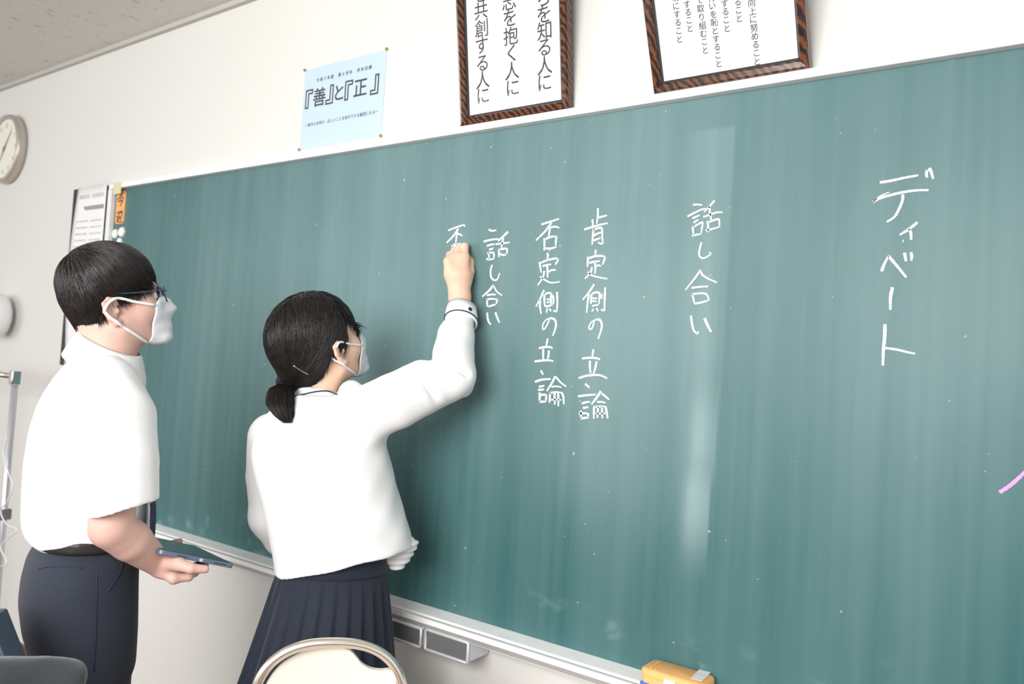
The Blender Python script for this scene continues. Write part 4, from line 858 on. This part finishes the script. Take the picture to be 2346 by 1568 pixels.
# blouse
bl_ = Sdf()
rows = [((668, 905), (782, 905), .070), ((640, 930), (815, 925), .085), ((604, 965), (862, 950), .105), ((582, 1005), (884, 990), .115), ((574, 1055), (897, 1045), .12), ((584, 1110), (909, 1100), .12), ((598, 1170), (925, 1150), .12), ((612, 1240), (942, 1205), .125), ((624, 1325), (955, 1262), .13), ((626, 1360), (960, 1290), .13)]
bl_.loft([(FG(*a), FG(*b), h_) for a, b, h_ in rows], FG.ax, pw=2.15)
# sleeves
bl_.chain([P(845, 948, 1.875), P(905, 920, 1.88), P(962, 893, 1.90), P(1018, 872, 1.92), P(1043, 862, 1.925)], [.066, .066, .064, .056, .048], k=.04)
sv = Sdf(); sv.chain([P(1040, 868, 1.92), P(1038, 815, 1.945), P(1044, 770, 1.97), P(1055, 738, 1.99)], [.050, .0505, .045, .034], k=.03); bl_.add(sv, .012); bl_.lo = np.minimum(bl_.lo, sv.lo); bl_.hi = np.maximum(bl_.hi, sv.hi)
bl_.ell(P(805, 905, 1.90), (.032, .032, .034), k=.012); bl_.ell(P(938, 862, 1.91), (.034, .03, .024), k=.006); bl_.ell(P(968, 845, 1.91), (.032, .03, .022), k=.006); bl_.ell(P(1062, 884, 1.93), (.025, .026, .03), k=.005)
bl_.chain([P(624, 1002, 2.00), P(614, 1090, 2.03), P(618, 1185, 2.03)], [.060, .054, .046], k=.04); bl_.chain([P(618, 1185, 2.03), P(645, 1235, 2.05), P(690, 1262, 2.06)], [.047, .042, .034], k=.02)
# hem line rising to the right, open below
h0, h1 = FG(622, 1322), FG(945, 1248); hn = np.cross(h1-h0, FG.n); hn = hn if hn[2] < 0 else -hn; bl_.add(lambda p: np.where(p[:, 2] < 1.2, (p-h0)@(hn/np.linalg.norm(hn))+.010*np.sin((p-h0)@FG.ax*9.5), -1), .004, 'i')
inn = Sdf(); inn.loft([(FG(640, 1250), FG(930, 1210), .11), (FG(636, 1380), FG(945, 1330), .115)], FG.ax); bl_.add(inn, .004, 's')
bl_.cap(P(722, 905, 1.93), P(745, 830, 1.93), .050, k=.004, op='s')
for a, b, da, db, r_ in (((985, 812), (1068, 858), 1.88, 1.89, .004), ((975, 880), (1012, 930), 1.845, 1.86, .004), ((850, 893), (820, 905), 1.80, 1.80, .003), ((645, 1245), (700, 1205), 1.79, 1.78, .004), ((700, 1205), (770, 1140), 1.78, 1.77, .003), ((600, 1020), (660, 1075), 1.83, 1.80, .004)): bl_.cap(P(*a, da), P(*b, db), r_, .003, k=.016, op='s')
def foldG(p):
    ar = np.clip((p[:, 0]+1.50)*6, 0, 1); low = np.clip((1.22-p[:, 2])*3, 0, 1)
    return .0035*ar*fnoise(p, 40, 11)+.004*low*fnoise(p*np.array([1, 1, .3]), 26, 12)+.0012*fnoise(p, 25, 13)
bl_.add(foldG, 0, 'd'); Vb, Fb = mesh_sdf(bl_, .0042); np_obj('blouse', [(Vb, Fb)], M_shirt, girl)
gb_ = bvh(Vb, Fb)
# front tail of the blouse hanging below the hem, with a gathered edge
tl = Sdf(); tl.chain([P(890, 1268, 1.93), P(908, 1288, 1.93)], [.020, .021], k=.02); tl.ell(P(922, 1268, 1.93), (.022, .03, .022), k=.02); tl.ell(P(936, 1248, 1.92), (.016, .03, .016), k=.02)
tl.add(lambda p: .0022*np.sin((p@UP)*420), 0, 'd'); V, F = mesh_sdf(tl, .003); np_obj('blouse_tail', [(V, F)], M_shirt, girl)
# cuff band with piping and button
cw = (P(1058, 722, 2.002)-P(1060, 700, 2.020)); cw /= np.linalg.norm(cw)
def rg(px, py, d, r): 
    c = P(px, py, d); t = cw; a = RT-t*(RT@t); a /= np.linalg.norm(a); b = np.cross(t, a); tilt = .10
    return (c, (a-t*-tilt)*r, b*r)
cf = collar('cuff', [rg(1058, 712, 2.008, .0345), rg(1058, 707, 2.010, .0365), rg(1057, 722, 2.002, .0375), rg(1057, 737, 1.995, .0385), rg(1057, 741, 1.993, .036)], M_shirt, girl)
c, u, v = rg(1057, 735, 1.996, .0422); V, F = tubevf([c+u*math.cos(t)+v*math.sin(t) for t in np.linspace(0, 2*math.pi, 40, endpoint=False)], .0017, 6, True); mesh_obj('cuff_piping', V, F, M_navy, girl, smooth=True)
c, u, v = rg(1057, 726, 2.0, .0412); bc = min((c+u*math.cos(t)+v*math.sin(t) for t in np.linspace(0, 2*math.pi, 72)), key=lambda p: abs(((p-CAM)@RT)/((p-CAM)@FW)*FPX+W/2-1077)+(1000 if (p-c)@FW > 0 else 0))
nb = bc-c; nb -= cw*(nb@cw); nb /= np.linalg.norm(nb); e1 = np.cross(nb, cw); V, F = extrude([bc+(e1*math.cos(t)+cw*math.sin(t))*.0052 for t in np.linspace(0, 2*math.pi, 20, endpoint=False)], nb, .0025); mesh_obj('cuff_button', V, F, M_navy, girl, bevel=.0006)
# collar band with navy piping
gr = lambda px, py, a, b, ty=0: (P(px, py, 1.93), RT*a-UP*ty, FW*b)
gcol = collar('collar', [gr(722, 893, .050, .050, .007), gr(721, 886, .0530, .053, .008), gr(719, 890, .0560, .056, .008), gr(715, 905, .066, .064, .006), gr(713, 912, .070, .068, .006)], M_shirt, girl)
gc_ = gcol; cbv = bvh([v.co for v in gc_.data.vertices], [p.vertices for p in gc_.data.polygons]); pp = []
for q in smoothpath([(662, 910, 0), (690, 905, 0), (722, 898, 0), (746, 896, 0), (760, 899, 0), (774, 905, 0)], 5):
    c2 = [c for c in (cast(gb_, q[0], q[1], .0025), cast(cbv, q[0], q[1], .0052)) if c is not None]
    if c2: pp.append(min(c2, key=lambda c: np.linalg.norm(c-CAM)))
pp = [(pp[max(0, i-1)]+pp[i]*2+pp[min(len(pp)-1, i+1)])/4 for i in range(len(pp))]
tube('collar_piping', pp, .0016, M_navy, girl, 6)
# pleated skirt
def skirt():
    rows = [((642, 1270), (876, 1262), .100), ((640, 1300), (882, 1290), .104), ((622, 1345), (890, 1330), .115), ((600, 1405), (895, 1390), .135), ((568, 1490), (901, 1480), .155), ((538, 1568), (905, 1568), .175), ((500, 1700), (912, 1700), .20), ((455, 1850), (915, 1850), .225), ((430, 1960), (918, 1960), .235)]
    V, F = [], []; NP = 26; sub = 8; n = NP*sub
    R_ = [(FG(*a), FG(*b), h_) for a, b, h_ in rows]; t_ = np.linspace(0, len(rows)-1, 40)
    arr = np.array([np.concatenate([a, b, [h_]]) for a, b, h_ in R_]); A = np.stack([np.interp(t_, range(len(rows)), arr[:, k]) for k in range(7)], 1)
    for j, row in enumerate(A):
        c = (row[:3]+row[3:6])/2; a = abs((row[3:6]-row[:3])@FG.ax)/2; z = c[2]; g = min(1, max(0, (j-5)/18))
        for i in range(n):
            t = 2*math.pi*i/n; ph = (i % sub)/sub; saw = (ph/.75 if ph < .75 else (1-ph)/.25); dr = -.017*g*(1-saw)+.004*g*math.sin(3*t+j*.1)
            V.append(np.array([c[0], c[1], z])+FG.ax*(a+dr)*math.cos(t)+FG.n*(row[6]+dr)*math.sin(t))
    for j in range(39):
        for i in range(n): F.append((j*n+i, (j+1)*n+i, (j+1)*n+(i+1) % n, j*n+(i+1) % n))
    return V, F
V, F = skirt(); so = mesh_obj('skirt', V, F, M_skirt, girl, smooth=True); md = so.modifiers.new('thick', 'SOLIDIFY'); md.thickness = .002; md.offset = -1
r0_ = [FG(640, 1296), FG(882, 1286)]; c = (r0_[0]+r0_[1])/2; a = abs((r0_[1]-r0_[0])@FG.ax)/2
collar('waistband', [(c+(0, 0, z), FG.ax*(a+.003+dx), FG.n*(.106+dx)) for z, dx in ((.045, -.006), (.02, -.003), (0, 0), (-.012, .002))], M_skirt, girl)
for (h_, kk, ft) in gl_:
    shoe(girl, ft, (0.25, 1), bpy.data.materials['indoor_shoe']); S = Sdf(); S.chain([ft+(0, 0, -.03), ft, ft+(0, 0, .14)], [.036, .036, .045], k=.02); V, F = mesh_sdf(S, .006); np_obj('sock', [(V, F)], M_navy, girl)
# hair
zbG = [(-.15, -.07), (-.10, -.085), (-.070, -.085), (-.048, -.065), (-.034, -.040), (-.02, -.016), (.0, -.012), (.020, -.018), (.032, -.022), (.038, .030), (.060, .044), (.068, .030), (.078, .014), (.13, .010)]
tie = np.array((-.004, -.112, -.052))
def exG(S):
    S.ell(gi.w((0, -.055, -.015)), (.068, .058, .068), gi.R, k=.03); S.cap(gi.w((0, -.078, -.035)), gi.w(tie), .040, .016, k=.03)
hg = hair_cap(gi, (0, -.014, .032), (.0875, .113, .099), zbG, extra=exG); hg.add(lambda p: .0014*fnoise(p, 150, 4), 0, 'd')
Vq, Fq = mesh_sdf(hg, .0035); hair = np_obj('hair', [(Vq, Fq)], M_hair, girl); ysG, zsG = zip(*zbG)
def flowG(p):
    q = gi.l(p)
    if q[1] > .040: d = np.array([q[0]*2, .9 if q[2] > .08 else .35, -.9]) 
    else:
        d = tie-q; d /= np.linalg.norm(d); d = d+np.array([np.sign(q[0])*.5*max(0, q[2]*8), 0, -.25 if q[2] > 0 else 0.])
    return d@gi.R
V, F = hair_strands(Vq, Fq, 6000, flowG, lambda p: (gi.l(p)[2] < np.interp(gi.l(p)[1], ysG, zsG)+.003) or np.linalg.norm(gi.l(p)-tie) < .02, .11, .0010, lambda p: np.array([0, -.05 if gi.l(p)[1] < .03 else .1, -1.])@gi.R)
np_obj('hair_strands', [(V, F)], M_hair, hair)['kind'] = 'stuff'
T0 = gi.w(tie); tq = ((T0-CAM)@RT/((T0-CAM)@FW)*FPX+W/2, H/2-(T0-CAM)@UP/((T0-CAM)@FW)*FPX, (T0-CAM)@FW)
tails = []
dp = tq[2]
cen = smoothpath([T0, P(645, 893, dp-.035), P(642, 925, dp-.065), P(656, 964, dp-.085)], 5); wd = np.interp(np.linspace(0, 1, len(cen)), [0, .12, .35, .65, .9, 1], [.012, .018, .029, .031, .022, .014])
for i in range(1500):
    t = random.uniform(0, 2*math.pi); rr = math.sqrt(random.random()); e = random.uniform(.72, 1.0) if random.random() < .5 else random.uniform(.9, 1.03)
    k = max(4, int(len(cen)*min(1, e))); pts = []
    for j in range(k):
        s = wd[j]*rr; pts.append(cen[j]+RT*s*math.cos(t)*1.05+FW*s*math.sin(t)*.8+UP*random.gauss(0, .0004))
    if e > 1: pts.append(pts[-1]+(pts[-1]-pts[-2])*.6)
    n_ = len(pts); tails.append(tubevf(pts, [.0011*(1-.8*(j/(n_-1))**3) for j in range(n_)], 3, caps=False))
Vs, Fs, n0 = [], [], 0
for V, Fq2 in tails: Vs.append(np.array(V)); Fs.append(np.array(Fq2)+n0); n0 += len(V)
np_obj('ponytail', [(np.concatenate(Vs), np.concatenate(Fs))], M_hair, girl)['kind'] = 'stuff'
tdir = cen[3]-cen[0]; tdir /= np.linalg.norm(tdir); a_ = np.cross(tdir, FW); a_ /= np.linalg.norm(a_); b_ = np.cross(tdir, a_)
for s in (-.003, .004): tube('hair_tie', [T0+tdir*s+(a_*math.cos(t)+b_*math.sin(t))*.0235 for t in np.linspace(0, 2*math.pi, 20, endpoint=False)], .0048, M_navy, girl, 8, True)
hb = bvh(Vq, Fq); pn_ = on_surf(hb, ((672, 838), (690, 850), (706, 858)), .003)
if len(pn_) == 3: tube('hair_pin', smoothpath(pn_, 4), .0011, M_chrome, girl, 6)
mask_obj(gi, gh, -.014, -.116, .62, girl, out=.010, lw=.0028, ear=(.078, -.004, -.022), lab='white face mask with a thin ear loop')
# chalk between the fingers and the board
cp0 = P(1046, 566, 2.10); cpb = onY(1042, 561, -.0145); tag(tube('chalk', [cpb, cpb+(P(1056, 590, 2.06)-cpb)*.9], .0052, M_chalk, None, 12), 'short stick of white chalk pinched in the fist against the board', 'chalk')
# ================================================================== foreground chair, jacket and bag
def chair(name, c, fdir, width, ztop, label, m_pan, m_tube):
    """tubular chair; c = centre of the back on the floor, fdir = where the seat points"""
    f = np.array([fdir[0], fdir[1], 0.]); f /= np.linalg.norm(f); s = np.array([f[1], -f[0], 0.]); up = np.array([0, 0, 1.]); c = np.array([c[0], c[1], 0.]); t = thing(name, c, label, 'chair'); w2 = width/2
    pts = [c+s*w2*.93+f*.10+up*.42]
    for a in np.linspace(-8, 188, 21):
        ra_ = math.radians(a); pts.append(c+s*w2*math.copysign(abs(math.cos(ra_))**.82, math.cos(ra_))+up*(ztop-.125+.125*max(-.3, math.copysign(abs(math.sin(ra_))**.82, math.sin(ra_)))))
    pts.append(c-s*w2*.93+f*.10+up*.42)
    tube('back_frame', smoothpath(pts, 4), .0095, m_tube, t, 12)
    # moulded back panel with a dipped shoulder at one side
    prof = [(-.97, 0), (-.96, .35), (-.90, .58), (-.73, .76), (-.48, .86), (-.24, .905), (-.05, .925), (.12, .92), (.24, .895), (.33, .84), (.42, .775), (.55, .73), (.70, .72), (.86, .72), (.94, .55), (.96, .3), (.96, 0)]; pr = []
    V, F = [], []; nb_ = len(prof)
    P2 = smoothpath([(a, b, 0) for a, b in prof], 4); n = len(P2)
    for y_ in (0, .012):
        for a, b, _ in P2: V.append(c+s*a*(w2-.006)*-1+up*(ztop-.20+b*.20)-f*(.010+.018*(1-a*a))+f*y_)
        for a, b, _ in P2: V.append(c+s*a*(w2-.006)*-1+up*(ztop-.20-.16)-f*(.010+.018*(1-a*a))+f*y_)
    for i in range(n-1): F += [(i, i+1, n+i+1, n+i), (2*n+i, 3*n+i, 3*n+i+1, 2*n+i+1), (i, 2*n+i, 2*n+i+1, i+1), (n+i, n+i+1, 3*n+i+1, 3*n+i)]
    F += [(0, n, 3*n, 2*n), (n-1, 3*n-1, 4*n-1, 2*n-1)]
    mesh_obj('back_panel', V, F, m_pan, t, smooth=True).data.set_sharp_from_angle(angle=.7)
    q = [c+s*a*w2*.95+f*b+up*.425 for a, b in ((-1, .06), (1, .06), (1, .42), (-1, .42))]; V, F = extrude(rquad(q, .05), (0, 0, 1), .022); mesh_obj('seat', V, F, m_pan, t, bevel=.006)
    for a in (-1, 1):
        tube('leg', smoothpath([c+s*a*w2*.93+f*.10+up*.42, c+s*a*w2*.95+f*.04+up*.2, c+s*a*w2*.97-f*.02+up*.012], 3), .0095, m_tube, t); tube('leg', [c+s*a*w2*.93+f*.34+up*.42, c+s*a*w2*.97+f*.42+up*.012], .0095, m_tube, t)
    return t, f, s
cA = P(762, 1500, 1.50); vd = cA-CAM
M_panel = mat('cream_panel', (.82, .74, .65), .45); M_pipe = mat('champagne_pipe', (.80, .75, .66), .22, .9)
chair('tube_chair', (cA[0], cA[1]), (-vd[0], -vd[1]), .277, P(775, 1474, 1.50)[2], 'cream backed chair with a curved metal tube frame in front of the pleated skirt', M_panel, M_pipe)
cB = P(-100, 1560, 1.22); vd = cB-CAM
zB = P(60, 1562, 1.22)[2]
_, f_, s_ = chair('tube_chair', (cB[0], cB[1]), (-vd[0], -vd[1]), .30, zB, 'chair at the lower left corner hidden under a dark jacket', M_panel, M_pipe)
jk = Sdf(); cj = np.array([cB[0], cB[1], 0.])
jk.chain([cj-s_*.15+(0, 0, zB-.02), cj+(0, 0, zB+.002), cj+s_*.125+(0, 0, zB-.012), cj+s_*.158+(0, 0, zB-.06)], [.026, .028, .027, .024], k=.02)
q_ = Sdf(); q_.add(lambda p: np.maximum(np.maximum(np.abs((p-cj)@s_)-.165, np.abs((p-cj)@f_)-.026), np.maximum(p[:, 2]-zB+.01, zB-.42-p[:, 2]))); jk.add(q_, .02); jk._b(cj+(0, 0, zB-.2), .28)
jk.add(lambda p: .006*fnoise(p*np.array([1, 1, 1.6]), 24, 21)+.004*fnoise(p*np.array([1, 1, .3]), 40, 22), 0, 'd')
V, F = mesh_sdf(jk, .006); tag(np_obj('jacket', [(V, F)], mat('dark_jacket', (.022, .030, .036), .8, noise=.15, nscale=300, sheen=.4)), 'dark slate jacket draped over the chair back in the lower left corner', 'jacket')
bg = P(-60, 1500, 1.45); bt_ = thing('briefcase', (bg[0], bg[1], 0), 'dark case with a steel blue edge standing behind the draped jacket', 'case')
a0, a1 = P(-34, 1440, 1.45), P(2, 1532, 1.45); dd = (a1-a0)/np.linalg.norm(a1-a0); k0 = a0-dd*.02; k1 = a0+dd*((a0[2])/abs(dd[2])-.012); 
V, F = extrude([k0, k1, k1-RT*.26, k0-RT*.26], FW, .05); mesh_obj('case_body', V, F, mat('case_black', (.018, .018, .022), .5), bt_, bevel=.006)
V, F = extrude([k0+RT*.014, k1+RT*.014, k1, k0], FW*1.0, .054); mesh_obj('case_edge', V, F, mat('steel_blue_edge', (.05, .085, .13), .4), bt_, bevel=.003)
